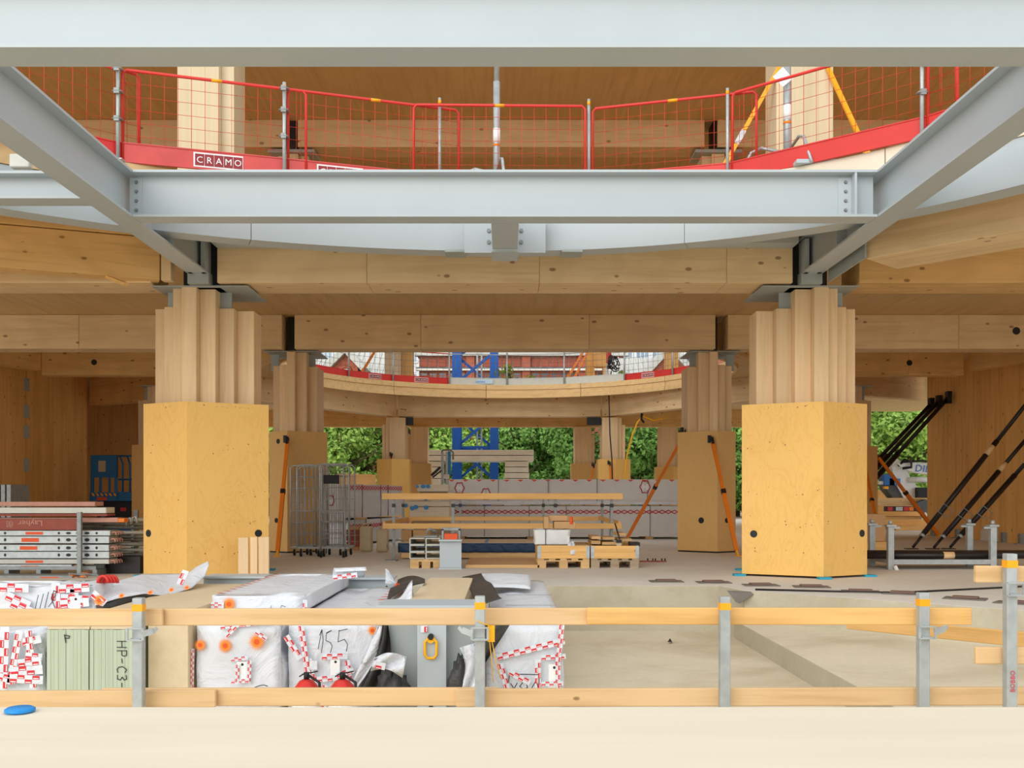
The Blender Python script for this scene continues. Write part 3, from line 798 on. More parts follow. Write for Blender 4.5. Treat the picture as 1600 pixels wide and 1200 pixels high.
# ================================================================== red mesh fence on the upper slab
LOGO_L = 'CRAMO'
_lc = {}
def letters(s, size):
    if (s, size) not in _lc: _lc[(s, size)] = text_shape(s, size, 'CENTER')
    return _lc[(s, size)]
def fence_panel(a, b, z0, h, toe, matf, mattoe, label, group=None, logo=None, wire=.15, wr=.0032, frame_r=.018, wmat=None, cat='fence panel', simple=False):
    """mesh panel from a to b (plan points); u runs along it, faces the camera"""
    a, b = V((a[0], a[1], z0)), V((b[0], b[1], z0))
    u = (b-a).normalized(); L = (b-a).length; n = V((u.y, -u.x, 0))
    up = V((0, 0, 1))
    t = thing('mesh_fence_panel', (a+b)/2, label, cat, group)
    part(MB().tube([a + up*.02, a + up*(h-.04), a + up*h + u*.04, b + up*h - u*.04, b + up*(h-.04), b + up*.02], frame_r, 6), 'frame', matf, t)
    if matf is M['red'] and wr < .005: part(MB().tube([(a+b)/2 + up*h - u*.06, (a+b)/2 + up*h + u*.06], frame_r + .0015, 6), 'tape_mark', M['amber'], t, 'amber mark on the top rail')
    mb = MB()
    k = wire
    while k < L - .02:
        mb.tube([a + u*k + up*toe*.9, a + u*k + up*h], wr, 3); k += wire
    k = toe + wire*.6
    while k < h - .02:
        mb.tube([a + up*k, b + up*k], wr, 3); k += wire
    part(mb, 'wire_mesh', wmat or M['red_wire'], t)
    tb = part(MB().bar(a + up*(toe/2) + u*.005, b + up*(toe/2) - u*.005, .012, toe).bar(a + up*.012 + n*.012, b + up*.012 + n*.012, .02, .02).bar(a + up*toe + n*.008, b + up*toe + n*.008, .014, .014), 'toe_board', mattoe, t)
    if logo is not None:
        lx, lw, lh = logo
        o = a + u*(lx - lw/2) + up*(toe/2 - lh/2) + n*.008
        part(MB().rect(o, u, up, 0, 0, lw, lh, .006, .005), 'logo_plate', M['white_print'], tb, 'white logo plate')
        mb = MB(); m2 = MB(); g = lw*.03; cw = (lw - g*1.2)/5
        for i, ch in enumerate(LOGO_L):
            x0 = g*.9 + cw*i
            mb.rect(o, u, up, x0 + g*.15, g, x0 + cw - g*.15, lh - g, .008, .001)
            if not simple or True:
                vs, fs = letters(ch, .78*(lh - 2*g))
                m2.flat([(x0 + cw/2 + p[0], lh*.5 - .27*.78*(lh-2*g)*1.25 + p[1]) for p in vs], fs, o, u, up, n=n, off=.0095)
        part(mb, 'logo_tiles', M['red_d'], tb, 'dark red letter tiles'); part(m2, 'lettering', M['white_print'], tb, 'white letters CRAMO')
    return t
def fence_post(p, z0, h, label, group=None, mat='galv', r=.022, clamps=True, band=True):
    t = thing('fence_post', (p[0], p[1], z0), label, 'post', group)
    p = V((p[0], p[1], z0))
    part(MB().cyl(p, p + V((0, 0, h)), r, 8), 'tube', M[mat], t)
    part(MB().box(p - V((.07, .07, 0)), p + V((.07, .07, .012))), 'base_plate', M[mat], t)
    if clamps:
        for zz in (h*.42, h*.7, h*.93):
            part(MB().tube([p + V((-.05, -.03, zz)), p + V((-.03, -.045, zz)), p + V((.03, -.045, zz)), p + V((.05, -.03, zz)), p + V((.05, .03, zz)), p + V((-.05, .03, zz))], .009, 5, True)
                 .box(p + V((-.03, -.05, zz-.03)), p + V((.03, -.03, zz+.03))), 'clamp', M['galv_d'], t)
    if band: part(MB().cyl(p + V((0, 0, h-.075)), p + V((0, 0, h-.03)), r+.001, 8), 'tape_band', M['amber'], t)
    return t
fp = [(-6.05, 9.9), (-4.4, 11.32), (-2.63, 11.87), (-.817, 12.46), (1.052, 12.5), (2.69, 12.04), (4.43, 10.58), (5.6, 9.1)]
FH, TOE = 1.06, .225
pl = ['at the left edge, cut off by the steel beam', 'with a full logo plate, left of the pale column', 'with a half hidden logo plate left of the centre', 'in the middle in front of the grey prop',
      'right of the centre, low toe board', 'crossed by the orange braces on the right', 'at the far right edge behind the steel beam']
logos = [None, (1.05, .56, .17), (.62, .56, .17), None, None, None, None]
for i in range(7):
    a, b = V((*fp[i], 0)), V((*fp[i+1], 0)); u = (b-a).normalized(); n = V((u.y, -u.x, 0))
    o0, o1 = (.05, .26) if i < 3 else ((-.3, .03) if i == 3 else (-.06, .3))
    if i == 3: o0, o1 = -.32, -.05
    if i >= 4: o0, o1 = .04, .34
    a2 = a - n*.05 + u*o0 if i != 3 else a + n*.05 + u*o0
    b2 = b - n*.05 + u*o1 if i != 3 else b + n*.05 + u*o1
    fence_panel(a2, b2, TOP + .012, FH, TOE, M['red'], M['red_w'] if i in (1, 2) else M['red'], 'red wire mesh fence panel ' + pl[i], logo=logos[i])
pn = ['off the left edge', 'leftmost in view', 'second from the left', 'left of the grey prop', 'right of the grey prop', 'second from the right', 'rightmost in view', 'off the right edge']
for i in range(1, 7):
    fence_post(fp[i], TOP + .01, 1.12 if i in (1, 2, 5, 6) else 1.17, 'grey tubular fence post, %s' % pn[i], clamps=i in (1, 2, 6), r=.022 if i in (1, 2, 6) else .019)
# grey shoring props with tripods on the upper slab
def shore(x, d, label, tag=False):
    X = PX(x, d); b = V((X, d, TOP))
    t = thing('shoring_prop', b, label, 'prop')
    part(MB().cyl(b, b + V((0,0,1.5)), .045, 10), 'outer_tube', M['galv'], t)
    part(MB().cyl(b + V((0,0,1.5)), V((X, d, SOF3)), .036, 10), 'inner_tube', M['galv'], t)
    part(MB().cyl(b + V((0,0,.27)), b + V((0,0,.36)), .075, 8), 'collar', M['galv_d'], t)
    for an in (100, 220, 340):
        c, s = math.cos(rad(an+60)), math.sin(rad(an+60))
        part(MB().tube([b + V((0,0,.32)), b + V((c*.3, s*.3, .42)), b + V((c*.42, s*.42, .38)), b + V((c*.62, s*.62, .015))], .02, 6), 'leg', M['galv'], t)
    part(MB().cyl(b + V((0,0,.72)), b + V((0,0,.9)), .047, 10), 'label_band', M['white_print'], t, 'white label with orange stripe')
    part(MB().cyl(b + V((0,0,.67)), b + V((0,0,.7)), .0475, 10), 'stripe', M['orange'], t)
    if tag:
        o = b + V((-.2, -.1, 1.08))
        part(MB().flat([(0,.12),(.12,0),(.24,.1),(.12,.24)], [(0,1,2,3)], o, (1,0,0), (0,0,1)), 'paper_tag', M['white_print'], t, 'white paper tag')
    return t
shore(776, 12.75, 'grey shoring prop with tripod legs in the middle of the upper storey')
shore(1230, 11.98, 'grey shoring prop with paper tag before the right pale column', True)
def brace(a, b, mat, label, w=.07, th=.05, name='diagonal_brace', plate=True, lab=False, r=None):
    a, b = V(a), V(b)
    t = thing(name, a if a.z < b.z else b, label, 'brace')
    if r: part(MB().cyl(a, b, r, 8), 'tube', mat, t)
    else:
        m_ = a.lerp(b, .45)
        part(MB().bar(a, m_, w, th, (0,-1,.2)), 'outer_tube', mat, t); part(MB().bar(m_, b, w*.8, th*.8, (0,-1,.2)), 'inner_tube', mat, t)
    if plate:
        lo, hi = (a, b) if a.z < b.z else (b, a)
        part(MB().box(lo - V((.07, .07, 0)), lo + V((.07, .07, .012))).bar(lo + V((0,0,.01)), lo + (hi-lo).normalized()*.1, .03, .03), 'foot', M['galv_d'], t)
    if lab:
        c = a.lerp(b, .55); d = (b-a).normalized()
        part(MB().bar(c - d*.1, c + d*.1, w*1.04, th*1.04, (0,-1,.2)), 'label', M['galv'], t)
    return t
brace(V((PX(1076, 14.2), 14.2, TOP)), P(1225, 92, 13.7), M['amber'], 'amber diagonal brace leaning right towards the upper column', lab=True)
brace(V((PX(1392, 13.0), 13.0, TOP)), P(1285, 88, 13.62), M['amber'], 'amber diagonal brace leaning left towards the upper column')
# odd boards on the slab edge
solo(MB().bbox((PX(0, 10.9)-.6, 10.7, TOP + .02), (PX(38, 10.9), 10.95, TOP + .1), .004), 'loose_board', M['cream'], 'loose cream board on the slab edge at the left', 'board')
solo(MB().bbox(P(14, 261, 10.4), P(52, 245, 10.5), .01), 'grey_tube', M['grey_board'], 'pale rolled board end on the slab edge at the left', 'board')
solo(MB().bbox((PX(1245, 11.4), 11.4, TOP + .012), (PX(1352, 11.4), 11.7, TOP + .06), .004), 'white_board', M['steel'], 'white board strip lying on the slab edge at the right', 'board')
solo(MB().bar(P(1352, 262, 11.2), P(1362, 252, 11.2), .03, .06), 'blue_strap', M['blue'], 'short blue strap on the white board strip', 'strap')

# ================================================================== far fence round the second opening
def ring2(X, r=R2 + .12): return (X, HEX2[1] + math.sqrt(r*r - X*X))
xs2 = [-6.15, -5.0, -3.72, -1.9, .07, 2.02, 3.95, 5.3, 6.2]
kinds = ['red', 'red', 'red', 'grey', 'grey', 'grey', 'red', 'red']
lab2 = ['far left', 'left with the gable behind', 'left of the blue crane', 'in front of the blue crane', 'before the green shoots', 'right of the middle with the hanging cable', 'right with the grey roof behind', 'far right']
for i in range(8):
    k = kinds[i]
    fence_panel(ring2(xs2[i]), ring2(xs2[i+1]), TOP + .012, 1.05, .22 if k == 'red' else .24, M['red'] if k == 'red' else M['galv'], M['red'] if k == 'red' else M['grey_board'],
        'distant %s mesh fence panel, %s' % (k, lab2[i]), logo=(1.0, .5, .15) if i in (1, 2, 6) else None, wire=.2, wr=.006, wmat=M['galv_d'])
for i in range(1, 8): fence_post(ring2(xs2[i], R2 + .05), TOP + .01, 1.12, 'distant grey fence post %s' % ['', 'at the left gable', 'left of the brown column', 'left of the blue crane', 'right of the blue crane', 'before the orange braces', 'beside the cable bundle', 'at the right gable'][i], clamps=False, band=False, r=.03)
bx = thing('toe_banner', (-.9, 34.2, TOP), 'pale blue banner strip with lettering on the grey toe board', 'banner')
o = V((-1.33, ring2(-1.33)[1] - .03, TOP + .06)); u = V((1, .03, 0)).normalized()
part(MB().rect(o, u, (0,0,1), 0, 0, .92, .15, .0, .004), 'strip', plain('pale_blue_print', (196,220,236), .5), bx)
vs, fs = text_shape('Alpintec', .15); part(MB().flat([(p[0]+.16, p[1]+.025) for p in vs], fs, o, u, (0,0,1), n=(0,-1,0), off=.004), 'lettering', M['blue_print'], bx)
# upper columns, braces and cabinet by the far opening
for x0, x1, d, mat, l in ((601, 626, 36.2, 'lvl_pale', 'pale far upper-storey column left of the brown one'), (627, 645, 36.5, 'ply2', 'brown far upper-storey column left of the blue crane'),
                 (917, 927, 36.4, 'ply', 'orange far upper-storey column right of the blue crane'), (1041, 1060, 33.9, 'ply2', 'brown far upper-storey column at the right gable')):
    t = thing('timber_column', (PX(x0, d), d, TOP), l, 'column')
    a, b = PX(x0, d), PX(x1, d); m_ = (a+b)/2
    for q0, q1 in ((a, m_), (m_, b)): part(MB().bbox((q0, d, TOP), (q1, d+.5, SOF3), .005), 'lamina', M[mat], t)
for xa, xb, l in ((549, 588, 'distant orange brace crossing the left gable'), (876, 914, 'first of two parallel distant orange braces'), (888, 921, 'second of two parallel distant orange braces')):
    d = 35.6
    brace(V((PX(xa, d), d, TOP)), P(xb, 545, d), M['orange'], l, .1, .08)
cb = thing('site_cabinet', (PX(936, 36), 36, TOP), 'pale wooden site cabinet on posts by the far fence', 'cabinet')
part(MB().bbox(P(927, 573, 36), P(946, 548, 36.4), .01), 'body', M['plank_o'], cb)
for x in (928, 944): part(MB().box(V((PX(x, 36)-.03, 36.05, TOP)), V((PX(x, 36)+.03, 36.35, PZ(573, 36)))), 'leg', M['plank_o'], cb)
solo(MB().bbox(P(947, 568, 36), P(955, 551, 36.1), .01), 'red_box', M['red'], 'small red box beside the site cabinet', 'box')
# cable bundle hung on the far fence and running down past the beam
cbl = thing('hanging_cable', P(955, 600, 34.0), 'dark cable bundled on the far fence and hanging down past the beam', 'cable')
random.seed(3)
mb = MB()
for k in range(7):
    cx, cy, rx, ry = 957 + random.uniform(-4, 4), 565 + random.uniform(-7, 7), random.uniform(3, 8), random.uniform(6, 13)
    mb.tube([P(cx + rx*math.cos(q*.5), cy + ry*math.sin(q*.5 + k), 33.9 + random.uniform(-.05, .05)) for q in range(13)], .022, 4)
part(mb, 'coil', M['black_tube'], cbl)
part(MB().tube([P(955, 580, 33.85), P(953, 600, 33.75), P(951, 610, 33.5), P(952, 640, 33.4), P(953, 680, 33.4), P(956, 715, 33.4), P(957, 768, 33.4)], .022, 5), 'tail', M['black_tube'], cbl)
solo(MB().tube([P(1042, 652, 33.6), P(1022, 657, 33.6), P(1004, 650, 33.5), P(996, 660, 33.5), P(988, 680, 33.5), P(980, 710, 33.5), P(976, 745, 33.4), P(975, 765, 33.4)], .03, 5), 'yellow_cable', M['yellow'], 'yellow cable hanging from the far beam beside the third right column', 'cable')
solo(MB().tube([P(1003, 646, 33.5), P(1002, 655, 33.45), P(1006, 660, 33.5)], .04, 5), 'cable_tie', M['black'], 'black tie holding the yellow cable', 'tie')
# ================================================================== wrapped bundles in the sunken bay
_tn = [0]
def tape(t, o, u, v, length, w, parent=None, name='tape', seed=0):
    """printed red and white packing tape along u, two rows of small boxes"""
    rnd = random.Random(seed)
    u, v = V(u).normalized(), V(v).normalized()
    _tn[0] += 1; o = V(o) + u.cross(v)*(.002*(_tn[0] % 7))
    m1, m2, mw = MB(), MB(), MB()
    mw.rect(o, u, v, 0, 0, length, w, .002, .001)
    c = w*.9; k = 0; x = 0.0
    while x + c <= length + 1e-6:
        r0 = k % 2
        y0 = w*.5*r0
        m1.rect(o, u, v, x + c*.04, y0 + w*.02, x + c*.98, y0 + w*.48, .0035, .001)
        m2.rect(o, u, v, x + c*.16, y0 + w*.1, x + c*.88, y0 + w*.2, .0045, .0008)
        x += c; k += 1
    p = part(mw, name, M['foil'], parent or t, 'white packing tape printed with red boxes')
    part(m1, 'tape_print', M['red_print'], p); part(m2, 'tape_lettering', M['white_print'], p)
    return p
def sunburst(t, o, u, v, cx, cy, r, parent=None):
    u, v = V(u).normalized(), V(v).normalized(); n = 26; pts = [(cx, cy)]; fs = []
    for k in range(n*2):
        an = math.pi*k/n; rr = r*1.12 if k % 2 == 0 else r*.55
        pts.append((cx + rr*math.cos(an), cy + rr*math.sin(an)*1.05))
    fs = [(0, 1+k, 1+(k+1) % (2*n)) for k in range(2*n)]
    p = part(MB().flat(pts, fs, o, u, v, off=.003), 'sun_print', M['orange_print'], parent or t, 'orange sun emblem')
    pts = [(cx, cy)] + [(cx + r*.36*math.cos(math.pi*k/8), cy + r*.36*math.sin(math.pi*k/8)) for k in range(16)]
    part(MB().flat(pts, [(0, 1+k, 1+(k+1) % 16) for k in range(16)], o, u, v, off=.004), 'sun_centre', M['deep_orange'], p)
def label_sheet(t, o, u, v, x0, y0, x1, y1):
    p = part(MB().rect(o, u, v, x0, y0, x1, y1, .005, .001), 'paper_label', M['white_print'], t, 'white paper label')
    mb = MB(); w = x1-x0; h = y1-y0
    mb.flat([(x0+w*.55 + w*.14*math.cos(k), y1-h*.14 + w*.14*math.sin(k)) for k in [q*math.pi/5 for q in range(10)]], [tuple(range(10))], o, u, v, off=.006)
    part(mb, 'dot', M['ink'], p)
def wrapped(name, x0, x1, d0, d1, z0, z1, label, mat='foil', bulge=.012, seed=1, rot=0.0, pivot=None):
    """foil wrapped bundle: a block whose skin is slightly pillowed and creased"""
    rnd = random.Random(seed)
    t = thing(name, ((x0+x1)/2, (d0+d1)/2, z0), label, 'bundle')
    bm = bmesh.new(); bmesh.ops.create_cube(bm, size=1)
    bmesh.ops.bevel(bm, geom=bm.edges[:], offset=.03, segments=2, affect='EDGES')
    bmesh.ops.subdivide_edges(bm, edges=[e for e in bm.edges if e.calc_length() > .4], cuts=9, use_grid_fill=True)
    ph = [rnd.uniform(0, 6) for _ in range(6)]
    for v in bm.verts:
        c = v.co.copy()
        w = V((x0 + (c.x+.5)*(x1-x0), d0 + (c.y+.5)*(d1-d0), z0 + (c.z+.5)*(z1-z0)))
        k = bulge*(math.sin(w.x*9+ph[0]) * math.sin(w.z*11+ph[1]) + .6*math.sin(w.x*21+w.z*17+ph[2]) + .5*math.sin(w.y*8+ph[3])*math.sin(w.x*6+ph[4]))
        nn = V((c.x if abs(c.x) > .49 else 0, c.y if abs(c.y) > .49 else 0, c.z if abs(c.z) > .49 else 0))
        if nn.length: nn.normalize()
        if nn.z < -.5: k = 0
        v.co = w + nn*(k - bulge*.9)
    mb = MB(); bm.verts.index_update()
    mb.add([v.co.copy() for v in bm.verts], [tuple(v.index for v in f.verts) for f in bm.faces], True); bm.free()
    t['w'] = 0
    del t['w']
    part(mb, 'wrap', M[mat], t)
    return t
UX, UZ = V((1, 0, 0)), V((0, 0, 1))
# --- far left wrapped bundle, upper and lower
t = wrapped('wrapped_bundle', PX(-90, 8.3), PX(150, 8.3), 8.3, 8.72, E(-.98), E(-.735), 'white wrapped bundle with red tape at the left edge, upper layer', seed=2, bulge=.016)
o = V((PX(-90, 8.3), 8.285, E(-.97)))
px = 8.3/F
for i, (x, y, ln, w, an) in enumerate(((92, 915, 48, 12, 3), (95, 928, 44, 11, -4), (95, 940, 45, 12, 5), (0, 912, 45, 12, -2), (8, 924, 40, 12, -24), (16, 936, 40, 12, -24), (94, 944, 40, 12, 90), (122, 944, 30, 12, 88), (140, 920, 26, 12, -40))):
    c, s = math.cos(rad(an)), math.sin(rad(an))
    tape(t, P(x, min(y+12, 951), 8.27), V((c, 0, s)), V((-s, 0, c)), ln*px, w*px*1.1, seed=i)
sunburst(t, P(155, 938, 8.265), UX, UZ, 0, 0, .05)
label_sheet(t, P(110, 962, 8.265), UX, UZ, 0, 0, .085, .16)
mb = MB()
for k, pts in enumerate(([(55, 952), (60, 930)], [(62, 952), (68, 928)], [(70, 950), (76, 925)], [(76, 948), (82, 940), (88, 925), (84, 923), (80, 935), (86, 950)])):
    mb.stroke([((a - 55)*px, (952 - b)*px) for a, b in pts], .006, P(55, 952, 8.26), UX, UZ, .002)
part(mb, 'pen_marks', M['ink'], t, 'scribbled marker numerals')
t = wrapped('wrapped_bundle', PX(-70, 7.3), PX(70, 7.3), 7.3, 9.6, PIT + .01, E(-.99), 'white bundle covered in red tape at the left edge, lower layer', seed=4, bulge=.02)
px = 7.3/F
rnd = random.Random(11)
for i, (x, y, ln, w, an) in enumerate(((12, 1076, 100, 14, 88), (22, 1070, 85, 11, 80), (18, 1056, 50, 14, 4), (16, 1066, 52, 13, -3), (-20, 1040, 40, 12, -28), (36, 1010, 30, 12, 12), (58, 1074, 90, 11, 95), (40, 1030, 26, 11, -5), (-6, 1062, 30, 12, -12), (30, 1042, 36, 12, 6))):
    c, s = math.cos(rad(an)), math.sin(rad(an))
    tape(t, P(x, y, 7.265), V((c, 0, s)), V((-s, 0, c)), ln*px, w*px, seed=i+20)
# --- green gypsum board stacks
for x0, x1, word, l in ((73, 138, 'P', 'green-edged board stack lettered P, left of the pair'), (140, 207, None, 'green-edged board stack lettered HP-C3, right of the pair')):
    D_ = 7.2; px = D_/F
    a, b = PX(x0, D_), PX(x1, D_); z0, z1 = PIT + .03, PZ(984, D_)
    t = thing('board_stack', ((a+b)/2, 8, PIT), l, 'board stack')
    n = 11
    for k in range(n):
        xa = a + (b-a)*k/n; xb = a + (b-a)*(k+1)/n
        part(MB().box((xa + .0006, D_ + random.uniform(0, .006), z0), (xb - .0006, D_ + 2.4, z1 - random.uniform(0, .003))), 'board', M['gyps'], t)
    part(MB().box((a, D_ + .02, z1 + .001), (b, D_ + 2.4, z1 + .02)), 'top_sheet', M['cream_y'], t, 'cream top sheet')
    part(MB().box((a + .02, D_ + .1, PIT), (b - .02, D_ + 2.3, z0 - .001)), 'bearer', M['pallet'], t)
    o = V((a, D_ - .002, z0)); mb = MB()
    def st(pts, w=.0065):
        mb.stroke([((p[0] - x0)*px, PZ(p[1], D_) - z0) for p in pts], w, o, UX, UZ, .002)
    if word:
        st([(101, 992), (103, 1004)]); st([(101, 992), (109, 994), (108, 997), (102, 997)])
    else:
        gl = [(0, [(0,0),(0,1)]), (0, [(.6,0),(.62,1)]), (0, [(0,.5),(.6,.52)]), (.95, [(0,0),(0,1),(.45,1),(.55,.75),(.45,.5),(0,.5)]), (1.75, [(0,.5),(.45,.55)]),
              (2.55, [(.6,.85),(.3,1),(0,.6),(.05,.2),(.3,0),(.6,.1)]), (3.4, [(0,.95),(.4,1),(.5,.75),(.2,.55),(.5,.35),(.4,.05),(0,.05)]), (4.2, [(0,.5),(.4,.5)])]
        for off, pts in gl: st([(183 + 15*h_, 1002 + 15.5*(off + t_)) for t_, h_ in pts], .006)
    part(mb, 'pen_marks', M['ink'], t, 'black marker lettering')
# --- bare LVL bundle with curled foil
D_ = 7.42
t = thing('timber_bundle', (-2.75, 8.7, PIT), 'bare cream timber panel stack beside the green boards', 'timber stack')
z1 = E(-.88); zs = [PIT + .01, z1 - .1, z1]
part(MB().bbox((-2.66, D_, PIT + .001), (-2.36, 9.97, E(-.946)), .004), 'panel', M['cream_y'], t)
part(MB().bbox((-3.1, D_ + .02, E(-.945)), (-2.425, 9.97, z1), .004), 'panel', M['cream_y'], t)
def interp(pts, u):
    q = u*(len(pts)-1); k = min(int(q), len(pts)-2); f = q - k
    return [pts[k][m]*(1-f) + pts[k+1][m]*f for m in range(3)]
lowr = [(148, 946, 8.25), (185, 934, 8.4), (225, 927, 8.6), (262, 931, 8.9), (300, 918, 9.3), (320, 900, 9.6), (326, 882, 9.8)]
uppr = [(150, 921, 8.75), (185, 908, 9.2), (222, 897, 9.8), (262, 896, 9.95), (292, 897, 10.0), (308, 885, 10.0), (324, 877, 10.0)]
def fsheet(u, v):
    a, b = P(*interp(lowr, u)), P(*interp(uppr, u))
    p = a.lerp(b, v); p.z += .025*math.sin(v*3.1)*(1 + .6*math.sin(u*11)); return p
part(MB().sheet(fsheet, 36, 10, .004), 'curled_wrap', M['foil'], t, 'torn white wrapping curled back from the stack')
part(MB().sheet(lambda u, v: P(*interp(lowr[:4], u)).lerp(P(152 + 112*u, 951 - 17*u + 4*math.sin(u*3), 8.15 + .75*u), v) + V((0, .02, -.006)), 16, 3, .003), 'wrap_underside', M['foil_b'], t, 'dark inside of the torn wrapping')
tape(t, P(286, 915, 9.2), (.35, .2, .9), (-1, 0, .3), .14, .06)
for i, x in enumerate((160, 205, 238, 262)):
    sunburst(t, P(x + 30, 931 - (x-160)*.08 - i*1.5, 8.35 + .15*i), UX, V((0, .5, .5)), 0, 0, .028)
# --- grey steel members lying behind
def steel_lying(x0, x1, y_top, y_bot, d, dep_, label):
    a, b = PX(x0, d), PX(x1, d); z1, z0 = PZ(y_top, d), PZ(y_bot, d)
    t = thing('steel_member', ((a+b)/2, d, PIT), label, 'steel member')
    part(MB().box((a, d, PIT + .001), (b, d + .02, z1 - .021)), 'web', M['steel'], t)
    part(MB().box((a, d - .06, z1 - .02), (b, d + dep_, z1)), 'top_flange', M['steel'], t)
    part(MB().cyl((b - .08, d - .004, z1 - .1), (b - .08, d + .02, z1 - .1), .012, 8), 'hole', M['black'], t)
    return t
steel_lying(318, 416, 900, 935, 10.15, .3, 'grey steel member lying behind the bare timber stack')
steel_lying(520, 616, 902, 935, 10.5, .3, 'grey steel member lying behind the bundle numbered 155')
# --- lower bundle with three suns
D_ = 7.5; px = D_/F
t = wrapped('wrapped_bundle', PX(303, D_), PX(440, D_), D_, 10.3, PIT + .01, E(-.95), 'white wrapped bundle end with three orange suns', seed=6, bulge=.014)
o = P(302, 1080, D_ - .016)
for x, y, r in ((313, 1008, 9.5), (352, 1009, 11.5), (401, 1003, 13)): sunburst(t, o, UX, UZ, (x-302)*px, (1080-y)*px, r*px)
for i, (x, y, ln, w, an) in enumerate(((345, 984, 52, 8, 8), (356, 997, 28, 8, 46), (378, 980, 46, 8, 8), (398, 990, 20, 7, -35), (362, 1034, 26, 6, 8), (362, 1068, 28, 6, 4), (369, 1038, 30, 6, -92), (387, 1032, 36, 6, -92), (303, 1074, 60, 5, 89))):
    c, s = math.cos(rad(an)), math.sin(rad(an))
    tape(t, P(x, y, D_ - .02), V((c, 0, s)), V((-s, 0, c)), ln*px, w*px, seed=i+40)
label_sheet(t, o, UX, UZ, (370-302)*px, (1080-1064)*px, (386-302)*px, (1080-1034)*px)
mb = MB().stroke([(p[0]*px, p[1]*px) for p in ((96, 6), (104, 9), (110, 10), (116, 8))], .006, o, UX, UZ, .004)
part(mb, 'pen_marks', M['ink'], t)
# --- upper bundle above it
D_ = 8.13; px = D_/F
t = wrapped('wrapped_bundle', -2.41, -1.62, D_, 10.5, E(-.94), E(-.815), 'flat white wrapped bundle on top of the sun-printed one', seed=7, bulge=.006)
o = P(328, 960, D_ - .01)
sunburst(t, o, UX, UZ, 30*px, 16*px, 11*px)
for i, (x, y, ln, w, an) in enumerate(((330, 947, 20, 6, 0), (330, 953, 20, 6, 0), (480, 955, 18, 7, 88))):
    c, s = math.cos(rad(an)), math.sin(rad(an)); tape(t, P(x, y, D_ - .02), V((c, 0, s)), V((-s, 0, c)), ln*px, w*px, seed=i+60)
mb = MB()
for k in range(12):
    y = D_ + .2 + k*.18; mb.add([(-2.41, y, E(-.812)), (-2.41 + .09, y + .03, E(-.8125)), (-2.41, y + .06, E(-.812))], [(0,1,2)])
part(mb, 'edge_print', M['deep_orange'], t, 'row of orange printed flashes along the edge')
mb = MB()
for k, pts in enumerate((((94,3),(96,14)), ((108,4),(112,14),(118,12)))): mb.stroke([(a*px, b*px) for a, b in pts], .004, o, UX, UZ, .003)
part(mb, 'pen_marks', M['ink'], t)
# --- bundle numbered 155
D_ = 7.6; px = D_/F
t = wrapped('wrapped_bundle', PX(446, D_), PX(596, D_), D_, 10.4, PIT + .01, E(-.942), 'white wrapped bundle numbered 155 in black marker', seed=9, bulge=.014)
o = P(441, 1080, D_ - .018); mb = MB()
def num(pts): mb.stroke([((a-441)*px, (1080-b)*px) for a, b in pts], .0055, o, UX, UZ, .003)
num([(503, 984), (499, 1004), (497, 1014)]); num([(499, 993), (503, 984), (505, 1000), (502, 1020)])
num([(517, 986), (510, 990), (509, 1001), (516, 1004), (519, 1010), (516, 1020)]); num([(510, 989), (518, 985)])
num([(530, 985), (528, 1003), (538, 999), (543, 1007), (541, 1018)]); num([(529, 986), (543, 983)])
part(mb, 'pen_marks', M['ink'], t, 'black marker number 155')
for i, (x, y, ln, w, an) in enumerate(((466, 978, 78, 9, -82), (443, 996, 42, 10, -58), (478, 1030, 40, 9, -80), (503, 1031, 40, 9, 2), (503, 1070, 42, 9, -92), (538, 1032, 40, 9, -84), (480, 1068, 48, 9, 6), (484, 1046, 12, 14, 0), (528, 1060, 28, 9, 20), (452, 1010, 22, 8, -52))):
    c, s = math.cos(rad(an)), math.sin(rad(an)); tape(t, P(x, y, D_ - .024), V((c, 0, s)), V((-s, 0, c)), ln*px, w*px, seed=i+70)
label_sheet(t, o, UX, UZ, (516-441)*px, (1080-1060)*px, (531-441)*px, (1080-1030)*px)
sunburst(t, P(582, 985, 7.57), UX, UZ, 0, 0, .04)
# curled foil at its far end
mb = MB().sheet(lambda u, v: P(519 + 50*u + 4*v, 904 - 14*math.sin(v*2.6) - 2*u - 3*v, 10.1 - .25*v), 10, 8, .004)
part(mb, 'curled_wrap', M['foil_cr'], t, 'white wrapping curled up at the far end')
tape(t, P(521, 907, 9.82), (1, 0, .13), (-.13, 0, 1), .24, .05)
mb = MB().sheet(lambda u, v: P(602 + 20*u*(1-.75*v), 912 - 24*v + 4*u, 10 - .2*v*u), 6, 8, .004)
part(mb, 'wrap_peak', M['foil_cr'], t, 'pointed white wrapping corner')
mb = MB().sheet(lambda u, v: V((-1.0 + .12*u + .02*math.sin(9*v), 7.65 + 2.3*v, E(-.937) - .22*u*u + .03*math.sin(12*v)*(1-u))), 8, 22, .004)
part(mb, 'torn_edge', M['foil_cr'], t)
mb = MB()
for k in range(4): mb.rect(V((-1.13 - .0*k, 8.9 + .25*k, E(-.933))), (1, .35, 0), (-.35, 1, 0), 0, 0, .14, .04, .004, .001)
part(mb, 'edge_print', M['deep_orange'], t)
